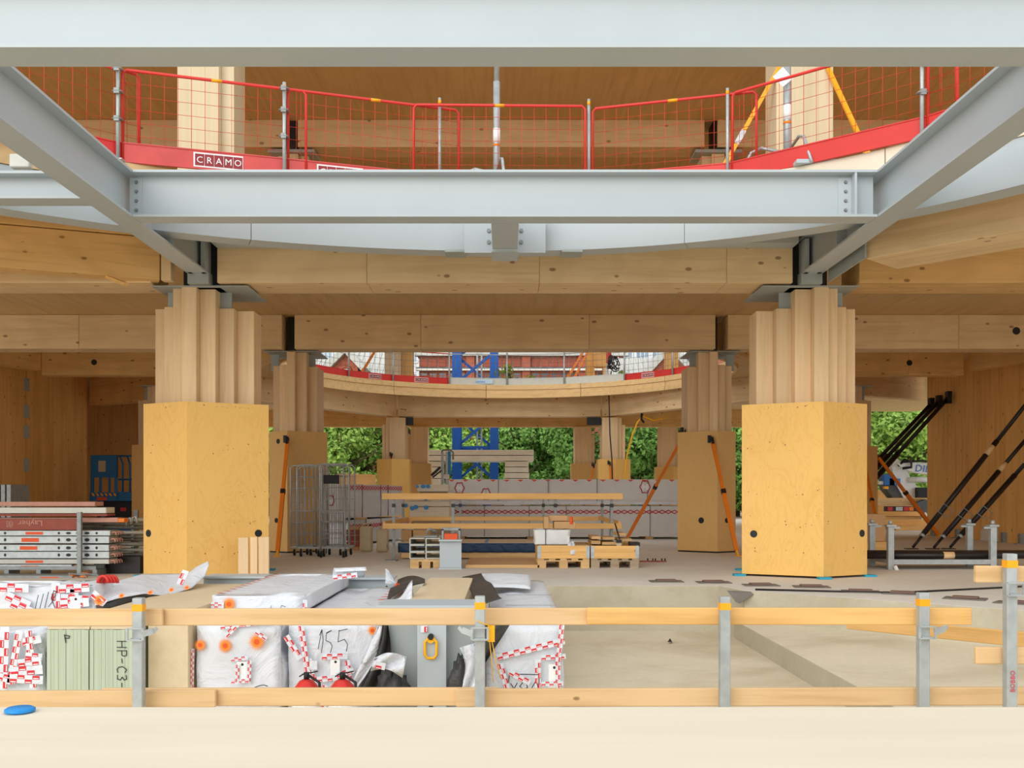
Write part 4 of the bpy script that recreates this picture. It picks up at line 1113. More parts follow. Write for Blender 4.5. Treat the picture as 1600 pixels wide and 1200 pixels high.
# black inside of its torn wrap hanging by the girder, with a crumpled lump
tb = thing('torn_wrap', P(590, 1075, 7.45), 'torn black and white wrapping hanging between bundle 155 and the steel girder', 'foil')
def dr(u, v):
    xl = 598 - 40*v**1.2; xr = 606 + 8*math.sin(v*3)
    p = P(xl + (xr-xl)*u, 974 + 104*v, 7.48); p.y += .05*math.sin(u*9 + v*3) - .02; return p
part(MB().sheet(dr, 12, 14, .004), 'black_fold', M['foil_b'], tb, 'black inner face')
def dr2(u, v):
    xl = 590 - 42*v; xr = 597 - 38*v + 10*math.sin(v*3.1)
    p = P(xl + (xr-xl)*u, 978 + 95*v, 7.42); p.y += .03*math.sin(u*6+v*5); return p
part(MB().sheet(dr2, 5, 12, .004), 'white_edge', M['foil_cr'], tb)
def lump(cx, cy, rx, ry, d, seed, zmin=-.2):
    rnd = random.Random(seed); ph = [rnd.uniform(0, 6) for _ in range(5)]
    mb = MB()
    def fn(u, v):
        an = u*2*math.pi; r = math.sin(v*math.pi*.5 + .05)
        k = 1 + .18*math.sin(3*an + ph[0] + 4*v) + .1*math.sin(7*an + ph[1]) + .08*math.sin(5*v*6 + ph[2])
        return P(cx + rx*r*math.cos(an)*k, cy - ry*math.cos(v*math.pi*.5)*k + ry*.9, d + .09*r*math.sin(an)*k)
    mb.sheet(fn, 22, 10); return mb
part(lump(614, 1056, 26, 46, 7.36, 5), 'crumpled_lump', M['foil_b'], tb)
part(MB().sheet(lambda u, v: P(585 + 50*u - 6*v, 1028 + 8*math.sin(u*3)*(-1) + (20 + 12*u)*v, 7.2 + .04*math.sin(u*8+v*6)), 12, 6, .004), 'white_flap', M['foil_cr'], tb)
tape(tb, P(586, 1044, 7.15), (1, 0, -.2), (.2, 0, 1), .07, .05)
# --- steel girder with yellow lifting eye
tg = thing('steel_girder', (PX(668, 7.6), 7.6, PIT), 'grey steel girder with a yellow lifting eye between the bundles', 'girder')
a, b = PX(594, 7.55), PX(746, 7.55)
zt = PZ(943, 7.55)
part(MB().box((a, 7.52, PIT + .001), (b, 7.56, zt - .03)), 'web', M['steel_d'], tg)
part(MB().box((a, 7.42, zt - .03), (b, 7.86, zt)), 'top_flange', M['steel'], tg)
part(MB().box((PX(652, 7.4), 7.4, PIT + .001), (PX(697, 7.4), 7.519, zt - .031)), 'stiffener', M['steel'], tg, 'pale grey stiffener block')
def shackle(y):
    c = P(673, y, 7.37)
    t = part(MB().tube([c + V((dx*.0048, 0, -dz*.0048)) for dx, dz in ((-5, 4), (-9, 8), (-9, 28), (-5, 33), (5, 33), (9, 28), (9, 8), (5, 4))], .011, 8, True), 'lifting_eye', M['yellow'], tg, 'yellow lifting eye')
    part(MB().cyl(c + V((0, -.02, 0)), c + V((0, .03, 0)), .022, 12), 'eye_bolt', M['black'], t)
    part(MB().cyl(c + V((0, -.005, -.018)), c + V((0, .02, -.018)), .03, 12), 'eye_hub', M['yellow'], t)
shackle(995); shackle(1108)
tape(tg, P(668, 988, 7.39), (0, 0, 1), (-1, 0, 0), .05, .05)
# cream timber lying on the girder
t = thing('timber_bundle', (-.55, 9.2, PIT), 'pale cream timber panel behind the steel girder top', 'timber stack')
zz = E(-.845)
for k in range(3):
    part(MB().bbox((-.78, 7.88, zz - .14*(k+1) + .002), (-.33, 10.3, zz - .14*k), .004), 'panel', M['cream_y'], t)
part(MB().box((-.74, 7.95, PIT), (-.66, 10.2, zz - .42)).box((-.45, 7.95, PIT), (-.37, 10.2, zz - .42)), 'bearer', M['pallet'], t)
# black foil at its far left
tb = thing('torn_wrap', P(632, 915, 9.9), 'torn wrapping with black lining left of the cream timber panel', 'foil')
part(MB().sheet(lambda u, v: P(622 + 42*u - 18*v*(1-u), 906 - 6*math.sin(u*3) + 30*v*(1-u*.8) + 6*math.sin(v*7)*(1-u), 10.1 - 1.4*v*(1-u*.5)), 14, 10, .004), 'black_fold', M['foil_b'], tb)
part(MB().sheet(lambda u, v: P(618 + 26*u, 940 - 26*u*v - 4*v + 4*math.sin(u*5), 8.2 + .3*v), 8, 6, .004), 'white_flap', M['foil_cr'], tb)
solo(lump(621, 914, 6, 10, 9.3, 8), 'orange_knot', M['deep_orange'], 'orange printed knot of wrapping left of the cream timber panel', 'foil')
# --- right white bundle
D_ = 7.5; px = D_/F
t = wrapped('wrapped_bundle', PX(756, D_), PX(884, D_), D_, 11.4, PIT + .01, E(-.95), 'white wrapped bundle on the right beside the pit floor', seed=12, bulge=.012)
o = P(757, 1080, D_ - .018)
for i, (x, y, ln, w, an) in enumerate(((778, 1032, 108, 10, 14), (777, 1038, 50, 9, -74), (876, 1034, 58, 8, 84), (845, 1076, 46, 9, 90), (876, 1076, 48, 8, 90), (846, 1032, 38, 8, 4), (794, 1054, 36, 9, -28), (846, 1072, 34, 7, 2))):
    c, s = math.cos(rad(an)), math.sin(rad(an)); tape(t, P(x, y, D_ - .022), V((c, 0, s)), V((-s, 0, c)), ln*px, w*px, seed=i+90)
label_sheet(t, o, UX, UZ, (857-757)*px, (1080-1074)*px, (873-757)*px, (1080-1038)*px)
mb = MB()
def num(pts): mb.stroke([((a_-757)*px, (1080-b_)*px) for a_, b_ in pts], .007, o, UX, UZ, .006)
num([(798, 1068), (803, 1076), (808, 1067)]); num([(817, 1066), (812, 1072), (817, 1077), (824, 1074), (822, 1067), (816, 1066)]); num([(830, 1076), (838, 1062), (841, 1077)]); num([(793, 1076), (796, 1053), (842, 1054), (842, 1076)])
part(mb, 'pen_marks', M['ink'], t, 'black marker letters')
mb = MB().sheet(lambda u, v: P(752 + 77*u, 897 + 2*u + 22*v*v - 2*math.sin(u*3), 10.9 - 1.1*v), 12, 8, .004)
part(mb, 'folded_wrap', M['foil'], t, 'white wrapping folded over the far end')
mb = MB().sheet(lambda u, v: P(722 + 30*u + 24*v + 8*u*v, 902 - 6*u + 44*v - 6*v*u + 3*math.sin(v*9), 10.4 - 2.2*v), 12, 12, .004)
part(mb, 'black_fold', M['foil_b'], t, 'black inside of the torn wrapping')
mb = MB().sheet(lambda u, v: P(742 + (54*(1-v) - 10*v)*u + 2*v, 976 + 100*v, 7.4 + .05*math.sin(u*7+v*4)), 10, 12, .004)
part(mb, 'hanging_fold', M['foil_b'], t)
part(lump(722, 1042, 24, 58, 7.3, 15), 'crumpled_lump', M['foil_b'], t)
part(MB().sheet(lambda u, v: P(726 + 26*u - 8*(1-v) + 6*math.sin(v*4), 1012 + 66*v - 8*u*(1-v), 7.14 + .05*math.sin(u*9+v*5)), 8, 10, .004), 'white_flap', M['foil_cr'], t)
for z in (-.945,):
    part(MB().box((PX(790, 8.6), 8.6, E(z)), (PX(884, D_)-.01, 8.606, E(z)+.004)).box((PX(790, 9.3), 9.5, E(z)), (PX(884, D_)-.01, 9.506, E(z)+.004)), 'strap', M['galv_d'], t)
# --- red coil and extinguishers
mb = MB()
for k in range(4): mb.tube([P(161 + 5*k + 8*math.cos(q), 911 - 11*math.sin(q), 8.45 + .03*k) for q in [math.pi*j/8 for j in range(9)]], .014, 6, False)
solo(mb, 'red_hose_coil', M['red'], 'bright red hose coil lying behind the left bundle', 'hose')
for x, l in ((479, 'red fire extinguisher on the left, black valve'), (535, 'red fire extinguisher on the right, tilted lever')):
    c = P(x, 1062, 6.95); c.z = PIT
    t = thing('fire_extinguisher', c, l, 'extinguisher')
    part(MB().lathe([(.08, 0), (.095, .03), (.1, .24), (.088, .31), (.05, .36), (.025, .372)], c, 18), 'cylinder', M['red'], t)
    part(MB().cyl(c + V((0,0,.37)), c + V((0,0,.42)), .02, 8), 'valve', M['black'], t)
    part(MB().bar(c + V((-.03,0,.405)), c + V((.08,-.02,.43)), .018, .008).bar(c + V((0,0,.42)), c + V((-.05,0,.39)), .018, .008), 'lever', M['black'], t)
    part(MB().tube([c + V((.02,-.02,.4)), c + V((.1,-.06,.36)), c + V((.115,-.06,.2))], .01, 6), 'hose', M['black'], t)
    part(MB().cyl(c + V((0,0,.1)), c + V((0,0,.24)), .1005, 18), 'label_band', M['white_print'], t)
# ================================================================== things on the storey floor
# --- roll cages
def roll_cage(x, d, w, dep_, h, label):
    b = V((x, d, 0))
    t = thing('roll_cage', b, label, 'trolley', 'wire roll cages by the second left column')
    for sy in (0, dep_):
        fr = MB().tube([b + V((0, sy, .17)), b + V((0, sy, h-.05)), b + V((.05, sy, h)), b + V((w-.05, sy, h)), b + V((w, sy, h-.05)), b + V((w, sy, .17))], .014, 6)
        f = part(fr, 'side_frame', M['galv'], t)
        mb = MB()
        for k in range(1, 6): mb.tube([b + V((w*k/6, sy, .2)), b + V((w*k/6, sy, h))], .004, 4)
        for k in range(1, 7): mb.tube([b + V((0, sy, .2 + (h-.2)*k/7)), b + V((w, sy, .2 + (h-.2)*k/7))], .004, 4)
        part(mb, 'wires', M['galv'], f)
    mb = MB()
    for k in range(1, 6): mb.tube([b + V((0, dep_*k/6, .2)), b + V((0, dep_*k/6, h-.1))], .004, 4)
    for k in range(1, 7): mb.tube([b + V((0, 0, .2 + (h-.3)*k/7)), b + V((0, dep_, .2 + (h-.3)*k/7))], .004, 4)
    part(mb, 'back_wires', M['galv'], t)
    part(MB().box(b + V((0, 0, .15)), b + V((w, .03, .18))).box(b + V((0, dep_-.03, .15)), b + V((w, dep_, .18))).box(b + V((0, .03, .15)), b + V((.03, dep_-.03, .18))).box(b + V((w-.03, .03, .15)), b + V((w, dep_-.03, .18))), 'base_frame', M['galv'], t)
    for sx in (.06, w-.06):
        for sy in (.06, dep_-.06):
            c = part(MB().lathe([(.055, -.018), (.06, -.01), (.06, .01), (.055, .018)], b + V((sx, sy, .061)), 12, 'X'), 'caster', M['black'], t)
            part(MB().box(b + V((sx-.024, sy-.02, .07)), b + V((sx-.019, sy+.02, .15))).box(b + V((sx+.019, sy-.02, .07)), b + V((sx+.024, sy+.02, .15))).cyl(b + V((sx-.026, sy, .061)), b + V((sx+.026, sy, .061)), .016, 8), 'fork', M['galv'], c)
    if w > .5:
        part(MB().rect(b + V((w*.12, -.012, h-.36)), (1,0,0), (0,0,1), 0, 0, w*.55, .16, .0, .006), 'sign_plate', M['black'], t, 'black sign plate with gaps')
    return t
for x, d, w, l in ((454, 18.3, .42, 'leftmost wire roll cage against the plywood box'), (464, 17.95, .44, 'second wire roll cage from the left'), (494, 18.35, .5, 'third wire roll cage, nested behind the front one'), (500, 17.95, .52, 'rightmost wire roll cage nearest the wrapped packs')):
    roll_cage(PX(x, d), d, w, .7, 1.66 if x < 490 else 1.68, l)
lw = thing('low_wire_cage', (PX(520, 17.6), 17.7, 0), 'low wire cage trolley in front of the tall roll cages', 'trolley')
b = V((PX(500, 17.7), 17.7, 0)); mb = MB()
for k in range(9): mb.tube([b + V((.055*k, 0, .2)), b + V((.055*k, 0, .8))], .004, 4)
for k in range(5): mb.tube([b + V((0, 0, .2+.15*k)), b + V((.44, 0, .2+.15*k))], .005, 4)
part(mb, 'wires', M['galv'], lw)
part(MB().tube([b + V((0,0,.12)), b + V((0,0,.82)), b + V((.44,0,.82)), b + V((.44,0,.12))], .012, 6), 'frame', M['galv'], lw)
for sx in (.02, .42): part(MB().lathe([(.055, -.018), (.06, 0), (.055, .018)], b + V((sx, 0, .061)), 12, 'X'), 'caster', M['black'], lw)

# --- orange push-pull props
def prop(a, b, label, mat='orange', w=.075, hook=True):
    a, b = V(a), V(b)
    t = thing('push_pull_prop', a, label, 'prop')
    d = (b-a).normalized(); L = (b-a).length
    m_ = a.lerp(b, .55)
    part(MB().bar(a + d*.12, m_, w, w*.8, (0,-1,.1)), 'outer_tube', M[mat], t)
    part(MB().bar(m_, b, w*.82, w*.65, (0,-1,.1)), 'inner_tube', M[mat], t)
    part(MB().bar(a, a + d*.14, .04, .04, (0,-1,.1)).box(a - V((.06, .06, 0)), a + V((.06, .06, .014))), 'foot', M['amber' if mat == 'orange' else 'galv_d'], t)
    part(MB().bar(b - d*.06, b + d*.08, .05, .09, (0,-1,.1)).box(b + V((-.08, .0, -.02)), b + V((-.02, .06, .12))), 'head_shoe', M['black'], t)
    part(MB().bar(m_ - d*.04, m_ + d*.05, w*1.15, w, (0,-1,.1)), 'lock_collar', M['black_tube'], t)
    return t
g = lambda x, d: V((PX(x, d), d, 0))
prop(g(433, 18.1), P(449, 690, 19.1), 'orange prop leaning on the second left column box')
prop(g(1153, 18.2), P(1113, 690, 19.15), 'orange prop leaning on the second right column box')
prop(P(976, 833, 23.5) * 1 - V((0, 0, PZ(833, 23.5))), P(1070, 677, 19.9), 'long orange prop in front of the wrapped packs')
prop(g(1376, 22.5), P(1352, 730, 24.6), 'short orange prop half hidden by the right front column')
prop(g(1470, 26), P(1370, 712, 25.7), 'orange prop crossing in front of the white machine', w=.09)
prop(g(590, 36), P(612, 712, 34.3), 'distant orange prop beside the third left column')
prop(g(908, 36), P(928, 728, 34.6), 'distant orange prop left of the third right column')
prop(g(957, 33.9), P(953, 725, 34.15), 'distant orange prop in front of the third right column')
# --- black raking props on the right wall
for k, (xa, da, top, l) in enumerate(((1424, 20.6, (11.83, 21.0, E(3.0)), 'black raking prop, leftmost of three on the right wall'), (1457, 20.6, (11.83, 21.6, E(1.85)), 'black raking prop, middle of three on the right wall'), (1482, 20.6, (11.83, 20.9, E(1.7)), 'black raking prop, rightmost of three on the right wall'))):
    a, b = g(xa, da), V(top)
    t = thing('raking_prop', a, l, 'prop'); d = (b-a).normalized()
    part(MB().cyl(a + d*.35, a.lerp(b, .55), .055, 10), 'outer_tube', M['black_tube'], t)
    part(MB().cyl(a.lerp(b, .55), b - d*.1, .042, 10), 'inner_tube', M['black_tube'], t)
    part(MB().cyl(a + d*.05, a + d*.35, .03, 8).box(a - V((.12, .08, 0)), a + V((.12, .08, .02))), 'foot', M['black_tube'], t)
    part(MB().cyl(a + d*.34, a + d*.4, .06, 10), 'collar', M['galv'], t)
    part(MB().box(b - V((.06, .08, .12)), b + V((.0, .08, .12))), 'wall_plate', M['black'], t)
    part(MB().tube([a + d*.95 + V((-.05, -.06, .05)), a + d*.95 + V((.12, -.1, -.08)), a + d*1.1 + V((.16, -.1, -.06)), a + d*1.1 + V((-.02, -.06, .1))], .012, 5, True), 'handle', M['galv_d'], t)
    c = a.lerp(b, .5 + .08*k)
    part(MB().cyl(c - d*.12, c + d*.12, .058, 10), 'sticker', M['plank'], t, 'pale sticker band')
for k, (x, y, l) in enumerate(((1455, 631, 'farther black raking prop, left of the trio before the trees'), (1467, 627, 'farther black raking prop, middle of the trio before the trees'), (1482, 621, 'farther black raking prop, right of the trio before the trees'))):
    d0 = (27.4, 26.95, 26.3)[k]
    b = P(x, y, d0); a = P(x - 198, 775 + 1.1*F/(d0 - .3), d0 - .3); a.z = 0
    t = thing('raking_prop', a, l, 'prop'); d = (b-a).normalized()
    part(MB().cyl(a, a.lerp(b, .6), .075, 8), 'outer_tube', M['black_tube'], t)
    part(MB().cyl(a.lerp(b, .6), b, .055, 8), 'inner_tube', M['black_tube'], t)
    part(MB().box(b - V((.06, .08, .16)), b + V((.06, .08, .16))), 'wall_plate', M['black'], t)

# --- wrapped timber packs at the back (two layers)
def pack(name, a, b, dep_, z0, z1, label, nseg, mat='foil_g', seed=0, zig=None, hlogo=(), strap_col='galv_d', edge_red=True, lining=True):
    """long wrapped pack; the long face runs from a to b (plan)"""
    a, b = V((a[0], a[1], 0)), V((b[0], b[1], 0)); L = (b-a).length
    t = thing(name, (0, 0, z0), label, 'bundle')
    n = max(nseg, 1)
    mbw = MB(); rnd = random.Random(seed)
    nx, nz = 40, 6
    mbw.sheet(lambda u, v: (u*L, .012*math.sin(u*40+v*5)*math.sin(v*3.1) + .01*math.sin(u*90), z0 + (z1-z0)*v), nx, nz)
    mbw.sheet(lambda u, v: (u*L, dep_*v, z1 + .01*math.sin(u*30)*math.sin(v*3.1)), 24, 4)
    mbw.sheet(lambda u, v: (u*L, dep_*(1-v), z0), 1, 1, 0, False)
    mbw.sheet(lambda u, v: (u*L, dep_, z1 + (z0-z1)*v), 1, 1, 0, False)
    mbw.sheet(lambda u, v: (0, dep_*(1-u), z0 + (z1-z0)*v), 6, 4); mbw.sheet(lambda u, v: (L, dep_*u, z0 + (z1-z0)*v), 6, 4)
    w = part(mbw, 'wrap', M[mat], t)
    for k in range(1, n):
        x = L*k/n + rnd.uniform(-.2, .2)
        part(MB().box((x-.012, -.018, z0), (x+.012, dep_+.01, z1+.012)), 'strap', M[strap_col], t)
    if edge_red:
        mb = MB()
        for k in range(int(L/.35)):
            mb.add([(k*.35, -.016, z1-.01), (k*.35+.16, -.016, z1-.01), (k*.35+.08, -.016, z1-.06)], [(0,1,2)])
        part(mb, 'edge_print', M['deep_orange'], w)
    if zig is not None:
        mb = MB(); o = V((0, -.02, z0 + zig)); h = .09
        for ph in (0, 1):
            pts = [(k*.16, h*((k+ph) % 2)) for k in range(int(L/.16)+1)]
            mb.stroke(pts, .022, o, UX, UZ, .002)
        part(mb, 'zigzag_tape', M['red_print'], w, 'red zigzag tape line')
    for hx, hz, s in hlogo:
        o = V((hx, -.02, z0 + hz)); mb = MB()
        ring = [(s*.55*math.cos(q)*(1+.12*math.cos(6*q)), s*.7*math.sin(q)*(1+.12*math.cos(6*q))) for q in [2*math.pi*k/24 for k in range(25)]]
        mb.stroke(ring, .022, o, UX, UZ, .003)
        part(mb, 'round_print', M['red_print'], w)
        mb = MB(); mb.stroke([(-.12*s*2, -.3*s), (-.12*s*2, .3*s)], .05, o, UX, UZ, .004); mb.stroke([(.12*s*2, -.3*s), (.12*s*2, .3*s)], .05, o, UX, UZ, .004); mb.stroke([(-.24*s, 0), (.24*s, 0)], .05, o, UX, UZ, .0045)
        part(mb, 'letter_print', M['white_print'], w)
    t.location = (a.x, a.y, z0); d = b - a
    t.rotation_euler = (0, 0, math.atan2(d.y, d.x))
    return t
D_ = 25.4; zA, zB, zC, zD = .07, PZ(790, D_), PZ(786, D_), PZ(749, D_)
pack('wrapped_pack', (PX(701, D_), D_), (PX(1075, D_), D_), 1.4, zA, zB - .01, 'grey-white wrapped timber pack with red zigzag tape, lower of the long stack', 6, zig=.58, seed=3, edge_red=False)
pack('wrapped_pack', (PX(701, D_), D_ - .05), (PX(1075, D_), D_ - .05), 1.4, zC + .03, zD, 'grey-white wrapped timber pack, upper of the long stack', 5, seed=5, hlogo=((.28, .35, .2), (.95, .2, .2), (5.0, .38, .22)))
mb = MB().sheet(lambda u, v: (PX(700 + 362*u, D_), D_ - .1 - .06*v*abs(math.sin(u*40)), zC + .05 - .09*v), 60, 2, .003)
solo(mb, 'loose_foil_strip', M['foil'], 'loose white foil strip hanging between the two long packs', 'foil')
for k, x in enumerate((735, 775, 822, 880, 921, 960, 1022, 1040)):
    solo(MB().bbox((PX(x, D_)-.12, D_ - .09, zB), (PX(x, D_)+.12, D_ + 1.3, zC + .02), .004), 'batten', M['pallet'], 'timber batten between the two long wrapped packs, %s from the left' % ['first', 'second', 'third', 'fourth', 'fifth', 'sixth', 'seventh', 'eighth'][k], 'batten', 'battens between the long packs')
for k, x in enumerate((720, 830, 1015)):
    solo(MB().bbox((PX(x, D_)-.1, D_ + .02, 0), (PX(x, D_)+.1, D_ + 1.3, .068), .004), 'batten', M['pallet'], 'timber batten under the lower long wrapped pack, %s' % ['left', 'middle', 'right'][k], 'batten', 'battens under the lower long pack')
a, b = (PX(546, 21.8), 21.8), (PX(628, 24.9), 24.9)
pack('wrapped_pack', a, b, .95, .62, PZ(757, 21.8) + .0, 'white wrapped timber pack, upper, left behind the roll cages', 4, 'foil', 8, zig=.62, edge_red=False)
pack('wrapped_pack', (a[0], a[1] - .02), (PX(640, 25.3), 25.2), .95, .05, .57, 'white wrapped timber pack, lower, left behind the roll cages', 4, 'foil', 9, zig=.33, edge_red=False)
pack('wrapped_pack', (PX(508, 21.7), 21.75), (PX(538, 21.7), 21.75), .9, .5, PZ(757, 21.8), 'small white wrapped pack end behind the roll cages', 1, 'foil', 10, edge_red=False, hlogo=((.1, .5, .16),))
for z in (0, .575):
    solo(MB().bbox((a[0] + .1, a[1] + .15, z), (a[0] + .25, a[1] + 1.0, z + (.048 if z == 0 else .044)), .004), 'batten', M['pallet'], 'timber batten %s left wrapped pack' % ('under the lower' if z == 0 else 'between the upper and lower'), 'batten')
solo(MB().bbox((PX(556, 27), 27, 0), (PX(580, 27), 28, PZ(741, 27)), .01), 'timber_block', M['plank_o'], 'pale timber block stack above the left wrapped packs', 'timber stack')
solo(MB().bbox((PX(527, 27.5), 27.5, 0), (PX(557, 27.5), 28.4, PZ(740, 27.5)), .01), 'timber_block', M['plank'], 'longer timber block stack behind the left wrapped packs', 'timber stack')
# --- lumber stack with blue caps
D_ = 21.5
t = thing('lumber_stack', (PX(665, D_), D_, 0), 'sawn lumber stack with blue end caps', 'timber stack')
rows = [(808, 800, 640, 702), (800, 792, 640, 702), (791, 783, 632, 702), (782, 774, 632, 702), (768, 757, 652, 700)]
z = .0
part(MB().box((PX(645, D_), D_+.1, 0), (PX(700, D_), D_+.9, PZ(809, D_))), 'bearer', M['pallet_grey'], t)
for y1, y0, x0, x1 in rows:
    part(MB().bbox((PX(x0, D_), D_, PZ(y1, D_)), (PX(x1, D_), D_ + 1.0, PZ(y0, D_)), .006), 'timber', M['cream'], t)
part(MB().box((PX(655, D_), D_+.1, PZ(774, D_)), (PX(698, D_), D_+.2, PZ(768, D_))), 'bearer', M['pallet_grey'], t)
for x, y in ((634, 790), (644, 794), (650, 792), (666, 793), (665, 779), (652, 760), (661, 760), (669, 760)):
    c = P(x, y, D_)
    part(MB().cyl(c + V((0, -.05, 0)), c + V((0, .001, 0)), .045 if x != 652 else .03, 12).cyl(c + V((0, -.065, 0)), c + V((0, -.05, 0)), .03, 10), 'end_cap', M['blue_cap'], t, 'round blue cap')
# --- guard rail frame in front (two rails, four posts) and its rear twin
def small_rail(x0, x1, y, d, h, mat, label, dx=0):
    c0, c1 = P(x0, y, d), P(x1, y, d)
    return solo(MB().bbox((c0.x, d - .02, c0.z - h/2), (c1.x, d + .02, c0.z + h/2), .005), 'guardrail_plank', M[mat], label, 'plank')
FR, BK = 17.0, 18.9
small_rail(597, 973, 775.5, FR, .105, 'plank_o', 'upper front plank of the small floor-hole guardrail')
small_rail(598, 972, 822, FR, .095, 'plank_o', 'lower front plank of the small floor-hole guardrail')
small_rail(638, 934, 810.5, BK, .08, 'plank_o', 'rear plank of the small floor-hole guardrail')
for x, d, ytop, l in ((615, FR + .06, 778, 'front left'), (708, FR + .06, 778, 'front, behind the steel sections'), (868, FR + .06, 778, 'front, above the grey wrapped parcel'), (956, FR + .06, 778, 'front right'),
                      (630, BK, 779, 'rear left'), (719, BK, 779, 'rear, beside the lumber stack'), (849, BK, 779, 'rear middle'), (941, BK, 779, 'rear right')):
    c = g(x, d)
    t = thing('guardrail_post', c, 'thin galvanised post of the small guardrail, %s' % l, 'post')
    z1 = PZ(ytop, d)
    part(MB().box(c + V((-.022, .0, 0)), c + V((.022, .04, z1))), 'tube', M['galv_d'], t)
    part(MB().box(c + V((-.07, -.02, 0)), c + V((.07, .1, .012))), 'base_plate', M['galv_d'], t)
    part(MB().box(c + V((-.03, -.008, z1 - .16)), c + V((.03, .048, z1 - .1))), 'clamp', M['black_tube'], t)
    part(MB().box(c + V((-.05, .005, z1)), c + V((.05, .03, z1 + .03))), 'head', M['galv_d'], t)
rail(638, 811, 600, 818, BK, FR, .08, 'guardrail_plank', M['plank_o'], 'left side plank of the small floor-hole guardrail')
rail(936, 809, 968, 818, BK, FR, .08, 'guardrail_plank', M['plank_o'], 'right side plank of the small floor-hole guardrail')
# --- navy tarp covered board stack
D_ = 17.3
t = thing('covered_board_stack', (PX(735, D_), D_ + .6, 0), 'stack of pale boards under a navy blue tarp', 'board stack')
x0, x1 = PX(622, D_), PX(842, D_)
part(MB().bbox((x0+.05, D_ + .03, .02), (x1, D_ + 1.5, .12), .005), 'bearer', M['pallet'], t)
part(MB().sheet(lambda u, v: (x0 + (x1-x0)*u, D_ + .012*math.sin(u*60+v*4), .12 + .16*v), 50, 4, .004), 'tarp_skirt', M['blue_tarp'], t)
part(MB().sheet(lambda u, v: (x0 - .002, D_ + 1.5*(1-u), .12 + .16*v), 8, 3, .004), 'tarp_side', M['blue_tarp'], t)
for k in range(3): part(MB().bbox((x0+.01, D_ + .015 + .5*k, .14), (x1, D_ + .5 + .5*k, .285), .004), 'board', M['rose_board'] if k == 9 else M['cream_y'], t)
part(MB().box((PX(757, D_), D_ + .01, .287), (PX(762, D_), D_ + 1.5, .291)), 'strap', M['blue'], t)
# --- steel sections on a pallet, I-section end
def pallet(x0, x1, d, dep_, label, mat='pallet', z=0.0, cat='pallet', parent=None):
    t = parent or thing('pallet', ((x0+x1)/2, d + dep_/2, z), label, cat)
    w = x1-x0
    for f in (0, .5, 1):
        bx_ = x0 + f*(w-.13)
        for fy in (0, .5, 1):
            by = d + fy*(dep_-.13)
            part(MB().box((bx_, by, z + .02), (bx_ + .13, by + .13, z + .1)), 'block', M[mat], t)
        part(MB().box((bx_, d, z), (bx_+.13, d + dep_, z + .02)), 'bottom_board', M[mat], t)
    for fy in (0, .5, 1): part(MB().box((x0, d + fy*(dep_-.12), z + .1), (x1, d + fy*(dep_-.12) + .12, z + .12)), 'stringer', M[mat], t)
    for k in range(5): part(MB().box((x0 + (w-.1)*k/4, d, z + .12), (x0 + (w-.1)*k/4 + .1, d + dep_, z + .142)), 'deck_board', M[mat], t)
    return t
D_ = 15.15
pallet(PX(641, D_), PX(690, D_), D_, 1.1, 'small wooden pallet under the grey steel sections')
for i in range(2):
    for j in range(3):
        x0 = PX(640 + 25*i, D_); x1 = PX(663 + 25*i, D_); z0 = .145 + .106*j
        solo(MB().box((x0, D_ - .02, z0), (x1, D_ + 1.05, z0 + .012)).box((x0, D_ - .02, z0 + .09), (x1, D_ + 1.05, z0 + .102)).box((x0, D_ - .02, z0 + .012), (x0 + .014, D_ + 1.05, z0 + .09)),
             'steel_channel', M['grey_board'], 'grey steel channel, %s of the %s column on the pallet' % (['bottom', 'middle', 'top'][j], ['left', 'right'][i]), 'channel', 'steel channels on the pallet')
D_ = 15.05
t = thing('steel_section', (PX(705, D_), D_, 0), 'grey steel beam stub standing on end with an orange sticker', 'steel section')
part(MB().box((PX(687, D_), D_, .0), (PX(721, D_), D_ + .02, .42)), 'web', M['steel'], t)
part(MB().box((PX(686, D_), D_ - .1, .42), (PX(722, D_), D_ + .2, .445)), 'top_flange', M['steel'], t)
part(MB().box((PX(686, D_), D_ - .1, .0), (PX(722, D_), D_ + .2, .02)), 'bottom_flange', M['steel'], t)
part(MB().box((PX(694, D_), D_ + .02, .446), (PX(715, D_), D_ + .18, .53)), 'timber_pad', M['deep_orange'], t)
part(MB().box((PX(690, D_), D_ + .04, .446), (PX(693, D_), D_ + .16, .6)).box((PX(716, D_), D_ + .04, .446), (PX(719, D_), D_ + .16, .6)).box((PX(690, D_), D_ + .04, .58), (PX(719, D_), D_ + .16, .62)), 'clamp_frame', M['galv_d'], t)
solo(MB().tube([P(668, 835, 15.3), P(668, 828, 15.3), P(672, 826, 15.3), P(676, 829, 15.3)], .02, 6).tube([P(676, 833, 15.5), P(677, 828, 15.5), P(683, 832, 15.5)], .02, 6).box((PX(664, 15.4), 15.3, .466), (PX(684, 15.4), 15.6, .49)), 'hook_fitting', M['galv_d'], 'small galvanised hooks lying on the steel sections', 'fitting')
solo(MB().bbox((PX(727, 15.2), 15.2, .0), (PX(843, 15.2), 16.9, .05), .004), 'plywood_sheet', M['pallet'], 'flat plywood sheets lying beside the crates', 'sheet')
# trailing bits left of the frame
solo(MB().tube([P(606, 858, 16.9), P(604, 850, 16.9), P(610, 846, 16.9), P(615, 850, 16.9), P(620, 842, 16.9), P(630, 846, 16.9)], .012, 5).box(V((PX(603, 17), 16.7, 0)), V((PX(622, 17), 17.0, .02))), 'wire_bracket', M['galv_d'], 'bent galvanised bracket at the foot of the small guardrail', 'bracket')
